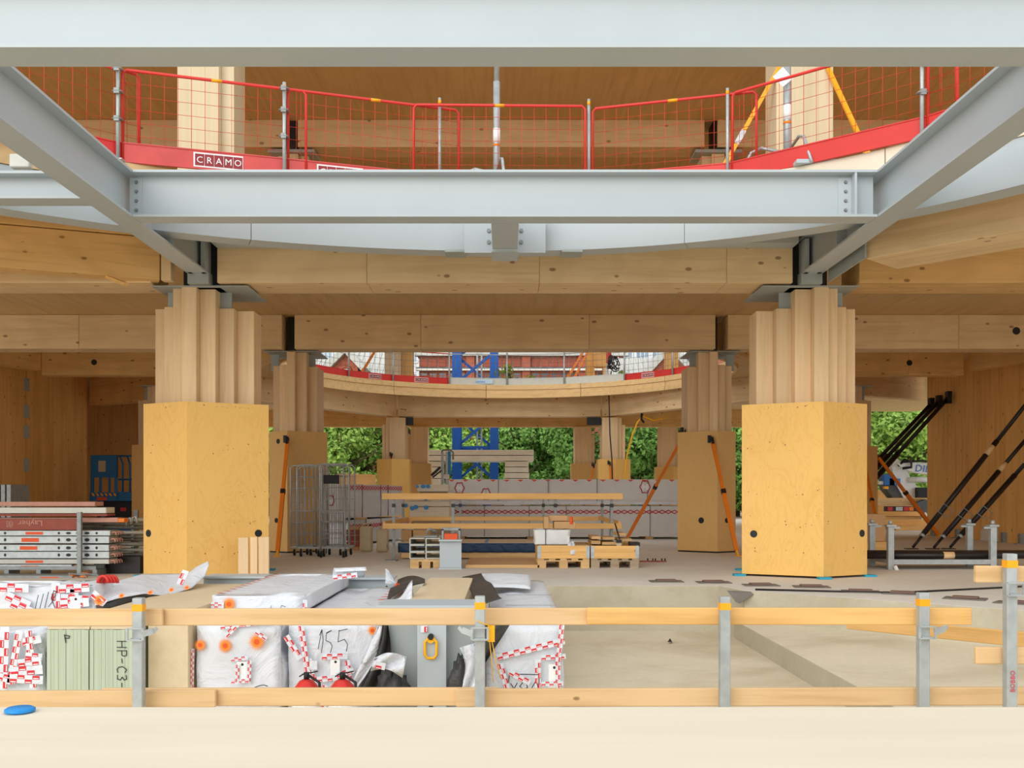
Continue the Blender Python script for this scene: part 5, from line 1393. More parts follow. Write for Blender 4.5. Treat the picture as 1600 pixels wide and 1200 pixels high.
# --- collared pallets
D_ = 15.2
def collar(x0, x1, mat, label, gm):
    pl_ = thing('collared_pallet', ((PX(x0, D_)+PX(x1, D_))/2, D_ + .6, 0), label, 'pallet')
    pallet(PX(x0, D_), PX(x1, D_), D_, 1.2, '', gm, parent=pl_)
    a, b = PX(x0, D_), PX(x1, D_)
    for p, q in (((a, D_), (b, D_ + .022)), ((a, D_ + 1.178), (b, D_ + 1.2)), ((a, D_ + .022), (a + .022, D_ + 1.178)), ((b - .022, D_ + .022), (b, D_ + 1.178))):
        for z0, z1 in ((.145, .24), (.242, .34)):
            part(MB().box((p[0], p[1], z0), (q[0], q[1], z1)), 'collar_board', M[mat], pl_)
    for x in (a - .003, b - .05):
        part(MB().box((x, D_ - .004, .15), (x + .053, D_ + .03, .335)), 'corner_hinge', M['galv'], pl_, 'galvanised corner hinge')
    return pl_
collar(840, 921, 'plank_o', 'collared pallet crate under the grey wrapped parcel', 'pallet')
collar(923.5, 998, 'plank_o', 'collared pallet crate filled with brown boards', 'pallet_grey')
solo(MB().box((PX(842, 15.4), 15.3, .30), (PX(919, 15.4), 16.3, .345)), 'cover_board', M['pallet'], 'cover board on the left collared crate', 'board')
D_ = 15.3
t = wrapped('wrapped_parcel', PX(834, D_), PX(892, D_), D_, D_ + .7, .346, PZ(827, D_), 'grey wrapped parcel lying on the left collared crate', 'foil_g', .012, 3)
part(lump(893, 851, 8, 17, D_ - .02, 4), 'foil_end', M['foil_cr'], t)
part(MB().box((PX(852, D_), D_ - .012, .35), (PX(852.8, D_), D_ + .7, PZ(826, D_))), 'strap', M['black'], t)
cb_ = [(850, 858, 806, 826, 'tall brown cardboard carton'), (858, 888, 809, 818, 'long cardboard tube box'), (866, 900, 818, 830, 'open cardboard box')]
for x0, x1, y0, y1, l in cb_:
    zl = PZ(827, D_) + .004 if y1 > 820 else PZ(827, D_) + .125
    solo(MB().bbox((PX(x0, D_), D_ + (.05 if y1 > 820 else .1), zl), (PX(x1, D_), D_ + .4, zl + (y1-y0)*D_/F*.96), .006), 'cardboard_box', M['card'], l + ' on the grey parcel', 'box')
solo(MB().lathe([(.02, 0), (.024, .01), (.024, .09), (.015, .12)], P(893, 817, D_) + V((0, .05, -.02)), 10), 'orange_bottle', M['deep_orange'], 'small orange canister on the cardboard boxes', 'bottle')
solo(MB().bbox(P(863, 809, D_ + .2), P(870, 805, D_ + .3), .004), 'white_carton', M['white_print'], 'tiny white carton on the cardboard boxes', 'box')
rnd = random.Random(5)
for k, (x, y, w, h) in enumerate(((920, 838, 20, 5), (921, 845, 19, 6), (943, 840, 20, 4), (942, 847, 22, 5), (966, 833, 14, 5), (968, 842, 22, 5), (944, 853, 24, 5), (921, 853, 18, 5))):
    x0 = max(PX(x, D_), PX(925.5, D_)); z0 = PZ(y + h, D_)
    solo(MB().bbox((x0, D_ + .1 + .05*(k % 3), z0), (PX(x + w, D_), D_ + .8, z0 + h*D_/F*.92), .004), 'brown_board', M['pallet'],
         'brown board offcut in the right crate, %s' % ['top left', 'second on the left', 'top middle', 'second in the middle', 'tilted on the right', 'broad on the right', 'lowest in the middle', 'lowest on the left'][k], 'board', 'board offcuts in the right crate')
solo(MB().bbox(P(985, 854, D_), P(996, 846, D_ + .3), .008), 'black_case', M['black_tube'], 'black tool case at the right end of the crate', 'case')
solo(MB().cyl(P(967, 850, D_ + .03), P(967, 850, D_ + .35), .045, 12), 'tape_roll', M['beige'], 'round tape roll end in the right crate', 'roll')
solo(MB().cyl(P(968, 842, D_ + .05), P(961, 818, D_ + .3), .012, 6).box(P(963, 848, D_ + .0), P(971, 843, D_ + .06)), 'hand_tool', M['black_tube'], 'long dark handled tool leaning in the right crate', 'tool')
t = thing('small_rake', P(1018, 856, 17) , 'flat rusty bar with short pegs on the concrete floor', 'bar')
t.location.z = 0
c0, c1 = g(1000, 16.6), g(1041, 16.6)
part(MB().bar(c0 + V((0,0,.012)), c1 + V((0,0,.012)), .08, .02), 'bar', M['brown_board'], t)
for x in (1012, 1020, 1024, 1034, 1039): part(MB().cyl(g(x, 16.6), g(x, 16.6) + V((0,0,.06)), .012, 6), 'peg', M['black_tube'], t)
# --- canisters and crate behind the roll cages
for x0, x1, y0, y1, d, mat, l in ((562, 581, 818, 847, 19.6, 'beige', 'beige plastic canister beside the roll cages'), (588, 606, 823, 848, 19.4, 'beige', 'beige plastic canister left of the small guardrail')):
    a, b = PX(x0, d), PX(x1, d); z1 = PZ(y0, d)
    t = thing('canister', ((a+b)/2, d, 0), l, 'canister')
    part(MB().bbox((a, d, 0), (b, d + .2, z1*.9), .03), 'body', M[mat], t)
    part(MB().tube([((a*.8+b*.2), d+.1, z1*.88), ((a*.8+b*.2), d+.1, z1*.99), ((a*.3+b*.7), d+.1, z1*.99), ((a*.3+b*.7), d+.1, z1*.88)], .018, 6), 'handle', M[mat], t)
    part(MB().cyl((b-.05, d+.1, z1*.88), (b-.05, d+.1, z1*.97), .025, 8), 'cap', M['black'], t)
t = thing('red_crate', (PX(551, 20), 20, 0), 'brownish red crate beside the beige canister', 'crate')
for k in range(3): part(MB().bbox((PX(541, 20), 20, .08 + .12*k), (PX(561, 20), 20.3, .18 + .12*k), .005), 'slat', M['brown_board'], t)
part(MB().box((PX(543, 20), 20.02, 0), (PX(559, 20), 20.28, .48)), 'body', M['card'], t)
for k, (x0, x1, y0, y1) in enumerate(((628, 644, 828, 846), (646, 672, 828, 843))):
    solo(MB().bbox((PX(x0, 18.4), 18.3, 0.3 if k else .28), (PX(x1, 18.4), 18.6, PZ(y0, 18.4)), .006), 'carton', M['pallet'] if k else M['card'], ['brown carton behind the left guardrail post', 'flat carton behind the steel sections'][k], 'box')
# --- three timbers leaning on the left plywood box
for x0, x1, yt, l in ((372, 388, 840, 'left'), (391, 402, 839, 'middle'), (404, 420, 839, 'right')):
    solo(MB().bbox((PX(x0, 13.2), 13.2, 0), (PX(x1, 13.2), 13.24, PZ(yt, 13.2)), .004), 'timber_offcut', M['lvl'], 'short timber standing against the left plywood box, %s of three' % l, 'offcut')

# ================================================================== scaffold stack on the left
SD = 13.7
def deck(y0, y1, x1, dd, label, mat='galv', slots=True, sticker=None, x0=-60):
    a, b = PX(x0, SD), PX(x1, SD); z0, z1 = PZ(y1, SD), PZ(y0, SD)
    d = SD + dd
    t = thing('scaffold_deck', ((a+b)/2, d, z0), label, 'scaffold deck', 'stacked scaffold decks')
    part(MB().bbox((a, d, z0), (b, d + .32, z1), .004), 'plank', M[mat], t)
    if slots:
        mb = MB()
        k = 0
        for x, w in ((8, 4), (92, 4), (107, 8), (121, 4), (136, 8), (151, 4)):
            if x > x1 - 6: continue
            c = P(x, (y0+y1)/2, d); r = (z1-z0)*.24; hw = w*SD/F/2
            part(MB().flat([(c.x - a + hw*math.cos(q)*1.0, r*math.sin(q)) for q in [2*math.pi*j/12 for j in range(12)]], [tuple(range(12))], V((a, d, (z0+z1)/2)), UX, UZ, off=.002), 'slot', M['black'], t)
    if sticker: part(MB().rect(V((PX(sticker, SD), d, z0)), UX, UZ, 0, (z1-z0)*.2, .24, (z1-z0)*.75, .002, .001), 'sticker', M['deep_orange'], t, 'orange sticker')
    mb = MB()
    for k in range(4):
        q = V((b, d + .03 + .085*k, (z0+z1)/2))
        mb.tube([q, q + V((.05, 0, .015)), q + V((.075, 0, -.005)), q + V((.07, 0, -.03))], .012, 5)
    part(mb, 'hooks', M['rose_board'], t, 'rusty end hooks')
ys = [(829, 837, 172, 40, 'top'), (838, 849, 170, 33, 'second'), (851, 861, 170, 31, 'third'), (862, 872.5, 170, None, 'fourth'), (874, 881, 170, 40, 'fifth')]
for k, (y0, y1, x1, st_, l) in enumerate(ys):
    deck(y0, y1, x1, .01*(k % 2), 'galvanised slotted scaffold deck, %s from the top of the stack' % l, 'galv' if k < 4 else 'grey_board', k < 4, st_)
deck(882, 889, 112, 0, 'narrow grey scaffold deck below the slotted ones', 'galv', False, 33)
deck(896, 905, 130, -.35, 'grey scaffold deck lying lowest and foremost', 'galv_d', False, 82)
def toeb(y0, y1, x1, dd, mat, label, th=.15, text=None):
    a, b = PX(-60, SD), PX(x1, SD); d = SD + dd
    z0, z1 = PZ(y1, SD), PZ(y0, SD)
    t = thing('scaffold_board', ((a+b)/2, d, z0), label, 'board')
    part(MB().bbox((a, d, z0), (b, d + th, z1), .004), 'board', M[mat], t)
    if text:
        vs, fs = text_shape(text, .1, flip=True)
        part(MB().flat([(p[0]*1.25, p[1]*1.05) for p in vs], fs, V((PX(68, SD), d - .002, PZ(813.5, SD))), UX, UZ, n=(0,-1,0)), 'lettering', M['rose_board'], t, 'pale lettering, upside down')
        o = V((PX(12, SD), d - .002, PZ(824, SD)))
        mb = MB()
        for i in (0, 1): mb.stroke([(i*.045, 0), (i*.045 + .035, .015), (i*.045 + .035, .075), (i*.045, .09), (i*.045, 0), (i*.045 + .035, .075)], .007, o, UX, UZ, .001)
        part(mb, 'emblem', M['rose_board'], t, 'small pale emblem')
    return t
toeb(811, 828, 121, -.02, 'brown_board', 'brown board lettered upside down on the scaffold stack', .05, 'Layher')
tt = toeb(809, 816.5, 180, .1, 'rose_board', 'rose-brown board with orange end on the scaffold stack')
part(MB().bbox((PX(180, SD), SD + .1, PZ(816.5, SD)), (PX(190, SD), SD + .25, PZ(810, SD)), .006), 'end_cap', M['orange'], tt, 'orange end cap')
toeb(803, 806.5, 166, .02, 'brown_board', 'thin dark brown board near the top of the scaffold stack', .3)
toeb(793, 802, 165, .02, 'grey_board', 'pale grey board near the top of the scaffold stack', .3)
toeb(784, 791, 146, .05, 'rose_board', 'topmost brown plywood board of the scaffold stack', .3)
# rack posts and bearers
for x, d, yt, l in ((124.5, SD - .1, 800, 'front rack post of the scaffold stack'), (213, SD + .9, 797, 'rear rack post beside the left plywood box')):
    c = g(x, d)
    solo(MB().box(c + V((-.028, -.028, 0)), c + V((.028, .028, PZ(yt, d)))).box(c + V((-.08, -.08, 0)), c + V((.08, .08, .015))), 'rack_post', M['galv_d'], 'galvanised ' + l, 'post')
t = thing('storage_rack', g(40, SD), 'low galvanised base frame under the scaffold stack', 'frame')
part(MB().bar(V((PX(-60, SD), SD + .02, .11)), V((PX(150, SD), SD + .02, .11)), .05, .05), 'rail', M['galv_d'], t)
part(MB().bar(V((PX(-60, SD), SD + .3, .11)), V((PX(150, SD), SD + .3, .11)), .05, .05), 'rail', M['galv_d'], t)
for x in (10, 60, 148): part(MB().box(V((PX(x, SD) - .03, SD + .0, 0)), V((PX(x, SD) + .03, SD + .32, .085))), 'foot', M['galv_d'], t)
# scaffold tubes bundle sticking out behind
rnd = random.Random(9)
for k, (y, x0, x1, mat) in enumerate(((812, 150, 222, 'galv'), (818, 150, 222, 'galv_d'), (824, 165, 222, 'galv_d'), (832, 170, 222, 'galv'), (838, 175, 222, 'galv_d'), (843, 170, 222, 'galv_d'), (850, 172, 222, 'galv_d'), (859, 175, 222, 'galv'), (866, 180, 222, 'galv_d'))):
    d = SD + .45 + .08*(k % 3)
    o = solo(MB().cyl(P(x0 - 60, y, d), P(x1 + 4, y, d), .028, 8), 'scaffold_tube', M[mat], 'galvanised scaffold tube beside the left plywood box, %s from the top' % ['first', 'second', 'third', 'fourth', 'fifth', 'sixth', 'seventh', 'eighth', 'ninth'][k], 'tube', 'bundled scaffold tubes')
tc_ = thing('tube_cradle', g(200, SD + .6), 'upright steel cradle carrying the bundled scaffold tubes', 'cradle')
for x in (160, 208):
    part(MB().box(g(x, SD + .75) + V((-.03, 0, 0)), g(x, SD + .75) + V((.03, .04, PZ(808, SD + .6)))), 'upright', M['galv_d'], tc_)
    for y, kk in ((812, 0), (818, 1), (824, 2), (832, 0), (838, 1), (843, 2), (850, 0), (859, 1), (866, 2)):
        d = SD + .45 + .08*kk; zz = PZ(y, d) - .029
        part(MB().box((PX(x, d) - .02, d - .03, zz - .012), (PX(x, d) + .02, SD + .75, zz)), 'arm', M['galv_d'], tc_)
for k, (x, y) in enumerate(((197, 811), (206, 809))):
    solo(MB().tube([P(x, y + 10, SD + .4), P(x + 1, y, SD + .4), P(x + 6, y - 2, SD + .4), P(x + 8, y + 8, SD + .4)], .014, 6), 'tube_clip', M['galv'], 'bent galvanised clip on the scaffold tubes, %s' % ['left', 'right'][k], 'clip')
solo(MB().box(g(190, SD + .5) + V((-.35, -.1, .0)), g(190, SD + .5) + V((.3, .4, .24))), 'dark_crate', M['black_tube'], 'dark crate under the scaffold tubes', 'crate')
for x0, x1, y0, y1, d, l in ((107, 118, 896, 899, SD - .36, 'first'), (125, 138, 894, 899, SD - .36, 'second')):
    solo(MB().tube([P(x0, 896, d), P(x1 + 14, 898, d), P(x1 + 18, 902, d), P(x1 + 16, 910, d)], .012, 5), 'wire_hook', M['galv_d'], 'thin bent wire handle at the end of the lowest deck, %s' % l, 'hook')
    solo(MB().bbox(P(x0, y1 + 3, d + .02), P(x1, y0, d + .1), .004), 'orange_clip', M['orange'], 'orange clip of the lowest deck, %s' % l, 'fitting')
# dark upright panels by the left wall
for k in range(3):
    solo(MB().bbox((PX(-8 + 9*k, 20.5), 20.5, 0), (PX(-1 + 9*k, 20.5), 21.3, PZ(757, 20.5)), .006), 'steel_sheet', M['galv_d'], 'dark grey sheet standing at the left wall, %s of three' % ['left', 'middle', 'right'][k], 'panel')
# ================================================================== blue scissor lift
LD = 27.5
t = thing('scissor_lift', (PX(170, LD), LD + .5, 0), 'blue scissor lift parked in the dark left corner', 'lift')
x0, x1, xr = PX(141, LD), PX(183, LD), PX(222, LD); zb, zt = PZ(783, LD), PZ(711, LD)
part(MB().bbox((x0 - .02, LD, zb), (x1, LD + .05, zb + .24), .01), 'toe_plate', M['blue'], t)
part(MB().bbox((x1, LD + .02, zb), (xr + .2, LD + .9, zb + .26), .01), 'platform', M['blue'], t)
for xa, xb in ((x0, x0 + .09), (x0 + .24, x0 + .3), (x0 + .5, x0 + .55), (x1 - .08, x1)): part(MB().box((xa, LD, zb + .24), (xb, LD + .05, zt)), 'upright', M['blue'], t)
part(MB().bbox((x0, LD - .01, zb + .65), (x1, LD + .06, zt), .01), 'control_panel', M['blue'], t)
part(MB().rect(V((x0 + .23, LD - .012, zt - .46)), UX, UZ, 0, 0, .2, .3, .0, .004), 'instruction_sheet', M['beige'], t, 'pale instruction sheet')
for zq in (zt - .02, zb + .6): part(MB().tube([(x1, LD + .1, zq), (xr + .2, LD + .1, zq)], .028, 6), 'guard_rail', M['blue'], t)
for xx in (x1 + .12, x1 + .32): part(MB().tube([(xx, LD + .1, zb + .2), (xx, LD + .1, zt - .25), (xx - .08, LD + .1, zt - .02)], .025, 6), 'rail_post', M['blue'], t)
mb = MB()
for k in range(6): mb.add([(x0 + .03 + .12*k, LD - .004, zb + .22), (x0 + .09 + .12*k, LD - .004, zb + .22), (x0 + .13 + .12*k, LD - .004, zb + .14), (x0 + .07 + .12*k, LD - .004, zb + .14)], [(0,1,2,3)])
part(mb, 'hazard_stripes', M['amber'], t)
part(MB().rect(V((x0 + .18, LD - .003, zb + .02)), UX, UZ, 0, 0, .28, .09, .003, .002), 'red_plate', M['deep_orange'], t)
part(MB().box((x0 + .1, LD + .2, .35), (xr + .1, LD + .8, zb)), 'scissor_block', M['black'], t)
part(MB().bbox((x0, LD + .1, .12), (xr + .2, LD + .9, .36), .02), 'chassis', M['blue'], t)
part(MB().rect(V((x1 + .02, LD + .19, zb - .28)), UX, UZ, 0, 0, .16, .1, .006, .002), 'red_sign', M['red'], t)
for xx in (x0 + .25, xr): part(MB().lathe([(.1, -.05), (.15, -.04), (.15, .04), (.1, .05)], V((xx, LD + .12, .15)), 14, 'Y'), 'wheel', M['black'], t)
# ================================================================== right-hand rack with black tubes
D_ = 14.9
t = thing('stacking_rack', (PX(1470, D_), D_ + .3, 0), 'galvanised stacking rack holding black tubes on the right', 'rack')
for xx in (1391, 1551):
    for dd in (0, .75):
        c = V((PX(xx, D_), D_ + dd, 0))
        part(MB().bbox(c + V((-.045, -.04, 0)), c + V((.045, .04, PZ(823, D_))), .005), 'post', M['galv'], t)
        part(MB().box(c + V((-.07, -.06, PZ(823, D_))), c + V((.07, .06, PZ(823, D_) + .03))).cyl(c + V((0, 0, PZ(823, D_) + .03)), c + V((0, 0, PZ(813, D_))), .03, 8).box(c + V((-.14 if xx > 1500 else .0, -.03, PZ(826, D_))), c + V((.0 if xx > 1500 else .14, .03, PZ(823, D_)))), 'stacking_cup', M['galv'], t)
    part(MB().box((PX(xx, D_) - .03, D_ + .04, .09), (PX(xx, D_) + .03, D_ + .71, .15)), 'cross_member', M['galv'], t)
for dd in (0, .75): part(MB().box((PX(1391, D_) + .045, D_ + dd - .03, .08), (PX(1551, D_) - .045, D_ + dd + .03, .15)), 'rail', M['galv'], t)
for k in range(5):
    d = D_ + .12 + .12*k
    o = thing('black_tube', (PX(1470, d), d, .15), 'long black prop tube lying in the right rack, %s from the front' % ['first', 'second', 'third', 'fourth', 'fifth'][k], 'tube', 'black tubes in the rack')
    part(MB().cyl((PX(1352, d) - .1, d, .205), (PX(1640, d), d, .205), .054, 10), 'tube', M['black_tube'], o)
    if k == 0: part(MB().cyl((PX(1473, d), d, .205), (PX(1490, d), d, .205), .0555, 10), 'sticker', M['plank'], o, 'pale sticker')
solo(MB().tube([P(1398, 884, D_ - .1), P(1402, 892, D_ - .1)], .03, 6), 'paper_scrap', M['white_print'], 'white scrap at the left foot of the right rack', 'scrap')
# boxes behind right front column
solo(MB().bbox((PX(1345, 17.5), 17.5, .3), (PX(1384, 17.5), 18.1, PZ(803, 17.5)), .01), 'cardboard_box', M['card'], 'brown cardboard box behind the right plywood box', 'box')
solo(MB().bbox((PX(1345, 17.5), 17.45, 0), (PX(1386, 17.5), 18.2, .298), .006), 'timber_block', M['plank_o'], 'timber block under the brown cardboard box on the right', 'block')
# --- dark square plates along the edge of the sunken bay
for k, (x, y) in enumerate(((1041, 909), (1115, 910.5), (1189, 915), (1268, 917.5), (1345, 925), (1410, 928), (1508, 936), (1590, 943))):
    d = 1.1*F/(y - CY); c = V((PX(x, d), d, 0)); r = .02*k
    t = thing('edge_plate', c, 'dark square plate with a raised lid on the floor edge, %s from the left' % ['first', 'second', 'third', 'fourth', 'fifth', 'sixth', 'seventh', 'eighth'][k], 'plate', 'dark plates along the floor edge')
    part(MB().bbox(c + V((-.21, -.13, .001)), c + V((.21, .13, .012)), .004), 'base', M['dark'], t)
    part(MB().bbox(c + V((-.13, -.08, .0125)), c + V((.13, .09, .03)), .006), 'lid', plain('rust_plate', (128,100,90), .8) if k == 0 else bpy.data.materials['rust_plate'], t)
    t.rotation_euler = (0, 0, 0 if k < 3 else rad(-8*(k-2)))
mb = MB().sheet(lambda u, v: P(1136 + 48*u*(1-v) + 14*v + 6*u*v, 925 + 2*u - 2 + 18*v, 11.5 - .1*v), 6, 6, .004)
solo(mb, 'dark_rag', M['dark'], 'dark triangular tarp scrap hanging over the kerb corner', 'tarp')
solo(MB().tube([V((PX(1180, 11.6), 11.6, .012)), V((PX(1400, 11.2), 11.2, .012)), V((PX(1600, 11.6), 11.9, .012)), V((PX(1700, 12), 12.4, .012))], .012, 5), 'floor_cable', M['black_tube'], 'dark cable lying along the floor behind the plates', 'cable')
solo(MB().add([P(1043, 1003, 11.1), P(1050, 1003, 11.1), P(1047, 997, 11.1), P(1050, 1002, 11.3)], [(0,1,2), (1,3,2), (0,2,3)]), 'pit_scrap', M['black_tube'], 'tiny dark scrap lying on the pit floor', 'scrap')
# ================================================================== outside: crane, precast stack, buildings, trees
CD = 47.0
t = thing('tower_crane_mast', (PX(742, CD), CD, 0), 'blue lattice tower crane mast beyond the far opening', 'crane')
xa, xb = PX(713, CD), PX(772, CD); w = xb - xa
corn = [V((xa, CD, 0)), V((xb, CD, 0)), V((xb, CD + w, 0)), V((xa, CD + w, 0))]
Hc = 24
for c in corn: part(MB().box(c + V((-.19, -.19, 0)), c + V((.19, .19, Hc))), 'leg', M['crane_blue'], t)
z = .4; k = 0
while z < Hc - 2:
    for i in range(4):
        p, q = corn[i], corn[(i+1) % 4]
        if k % 2: p, q = q, p
        part(MB().bar(p + V((0,0,z)), q + V((0,0,z+1.5)), .12, .12), 'lattice_bar', M['crane_blue'], t)
        if k % 2 == 0: part(MB().bar(p + V((0,0,z)), q + V((0,0,z)), .1, .1), 'lattice_bar', M['crane_blue'], t)
    z += 1.5; k += 1
lad = [V((PX(745, CD), CD + .6, 0)), V((PX(752, CD), CD + .6, 0))]
for c in lad: part(MB().box(c - V((.04, .04, 0)), c + V((.04, .04, Hc))), 'ladder_rail', M['galv'], t)
for k in range(40): part(MB().bar(lad[0] + V((0,0,.4+.5*k)), lad[1] + V((0,0,.4+.5*k)), .04, .04), 'ladder_rung', M['galv'], t)
# precast slabs
SD2 = 43.6
t = thing('precast_stack', (PX(748, SD2), SD2, 0), 'stack of long grey precast concrete slabs before the crane', 'concrete slabs')
for y0, y1, x0, x1 in ((703, 711, 656, 834), (712, 720, 654, 834)):
    part(MB().bbox((PX(x0, SD2), SD2, PZ(y1, SD2)), (PX(x1, SD2), SD2 + 2, PZ(y0, SD2)), .01), 'slab', M['conc_prec'], t)
for y0, y1, x0, x1 in ((721, 729, 789, 826), (730, 738, 789, 826), (739, 747, 788, 827), (748, 756, 788, 827), (757, 766, 788, 827), (767, 804, 788, 827), (721, 729, 660, 690), (730, 738, 660, 690), (739, 747, 660, 690), (748, 804, 660, 690)):
    z0 = PZ(y1, SD2) if y1 < 800 else 0.0
    part(MB().bbox((PX(x0, SD2), SD2 + .05, z0), (PX(x1, SD2), SD2 + 2, PZ(y0, SD2)), .01), 'slab', M['conc_prec'], t)
# blue and grey hoist standing before it
t = thing('material_hoist', (PX(700, 39), 39, 0), 'slim grey hoist mast with a blue cylinder', 'hoist')
for x in (691, 698): part(MB().box((PX(x, 39) - .05, 39, 0), (PX(x, 39) + .05, 39.15, PZ(706, 39))), 'mast', M['galv'], t)
part(MB().bbox((PX(700, 39), 38.95, PZ(742, 39)), (PX(704.5, 39), 39.05, PZ(705, 39)), .02), 'blue_cylinder', M['blue_cap'], t)
part(MB().tube([P(690, 706, 39), P(692, 703, 39), P(704, 703, 39), P(708, 707, 39), P(708, 718, 39)], .04, 6), 'top_bow', M['galv_d'], t)
part(MB().bar(P(688, 730, 38.9), P(674, 743, 38.9), .06, .1).bar(P(690, 735, 38.9), P(676, 746, 38.9), .05, .06), 'arm', M['black_tube'], t)
part(MB().bbox(P(693, 748, 38.95), P(702, 741, 39.1), .01), 'control_box', M['white_print'], t)
# ---- buildings
def win(t, x0, x1, z0, z1, y, nx=2, nz=3, frame='white_print', glass='glass', depth=.12, arch=False):
    f = MB()
    w = part(MB().box((x0, y - .02, z0), (x1, y + .02, z1)), 'window', M[glass], t)
    fw = .09
    f.box((x0-fw, y-.1, z0-fw), (x0, y+.03, z1+fw)).box((x1, y-.1, z0-fw), (x1+fw, y+.03, z1+fw)).box((x0, y-.1, z1), (x1, y+.03, z1+fw)).box((x0-fw, y-.14, z0-fw), (x1+fw, y+.03, z0))
    for k in range(1, nx): xx = x0 + (x1-x0)*k/nx; f.box((xx-.03, y-.07, z0), (xx+.03, y, z1))
    for k in range(1, nz): zz = z0 + (z1-z0)*k/nz; f.box((x0, y-.06, zz-.03), (x1, y, zz+.03))
    part(f, 'window_frame', M[frame], w)
    return w
def brickmat(name, rgb):
    m, nt, b = new_mat(name, .85, spec=.15)
    bt = nt.nodes.new('ShaderNodeTexBrick'); tc = nt.nodes.new('ShaderNodeTexCoord'); mp = nt.nodes.new('ShaderNodeMapping')
    mp.inputs['Rotation'].default_value = (math.pi/2, 0, 0)
    nt.links.new(tc.outputs['Object'], mp.inputs[0]); nt.links.new(mp.outputs[0], bt.inputs['Vector'])
    c = lin(*rgb)
    bt.inputs['Color1'].default_value = c; bt.inputs['Color2'].default_value = shade(c, .8); bt.inputs['Mortar'].default_value = shade(lin(190,170,155), .9)
    bt.inputs['Scale'].default_value = 2.2; bt.inputs['Mortar Size'].default_value = .012
    col = mix(nt, ramp(nt, noise(nt, tc.outputs['Object'], .6, 4), [(.35, (.3,.3,.3,1)), (.65, (0,0,0,1))]), bt.outputs['Color'], shade(c, .6))
    nt.links.new(col, b.inputs['Base Color'])
    return m
M['brick'] = brickmat('brick_facade', (176,104,84)); M['brick2'] = brickmat('brick_gable', (190,98,70))
BD = 74.0
t = thing('brick_building', (PX(790, BD), BD, 0), 'long red brick building with ledge and slate roof beyond the crane', 'building')
x0, x1 = PX(655, BD), PX(975, BD)
zr = PZ(557, BD)
part(MB().box((x0, BD, 0), (x1, BD + 9, zr)), 'wall', M['brick'], t)
part(MB().box((x0 - .2, BD - .5, PZ(580, BD)), (x1 + .2, BD, PZ(577, BD))), 'ledge', M['conc_prec'], t)
part(MB().box((x0 - .2, BD - .4, PZ(578, BD)), (x1 + .2, BD - .02, PZ(575, BD))), 'ledge_cap', M['slate'], t)
part(MB().box((x0 - .3, BD - .5, zr), (x1 + .3, BD + .2, zr + .25)), 'cornice', M['roof_g'], t)
mb = MB(); mb.add([(x0-.3, BD-.4, zr+.26), (x1+.3, BD-.4, zr+.26), (x1+.3, BD+4.5, zr+5), (x0-.3, BD+4.5, zr+5), (x0-.3, BD+9.4, zr+.26), (x1+.3, BD+9.4, zr+.26)], [(0,1,2,3), (3,2,5,4), (0,3,4), (1,5,2), (0,4,5,1)])
part(mb, 'roof', M['slate'], t)
n = 22
for k in range(n):
    xx = x0 + (x1-x0)*(k+.5)/n
    if k % 6 == 5:
        part(MB().box((xx-.3, BD - .25, 0), (xx+.3, BD - .01, zr)), 'pier', M['brick2'], t)
    else:
        part(MB().box((xx-.26, BD - .06, PZ(573, BD)), (xx+.26, BD - .01, PZ(562, BD))), 'recess', M['brickw'], t)
        win(t, xx-.24, xx+.24, PZ(592, BD), PZ(583, BD), BD - .02, 1, 2, 'brickw', 'glass_d')
win(t, PX(859, BD), PX(878, BD), PZ(748, BD), PZ(728, BD), BD - .02, 2, 2, 'white_print', 'glass_d')
win(t, PX(860, BD), PX(877, BD), PZ(725, BD), PZ(718, BD), BD - .02, 5, 1, 'white_print', 'glass_d')
for x in (670, 700, 805, 905, 940): win(t, PX(x, BD), PX(x+14, BD), PZ(740, BD), PZ(705, BD), BD - .02, 2, 4, 'white_print', 'glass')
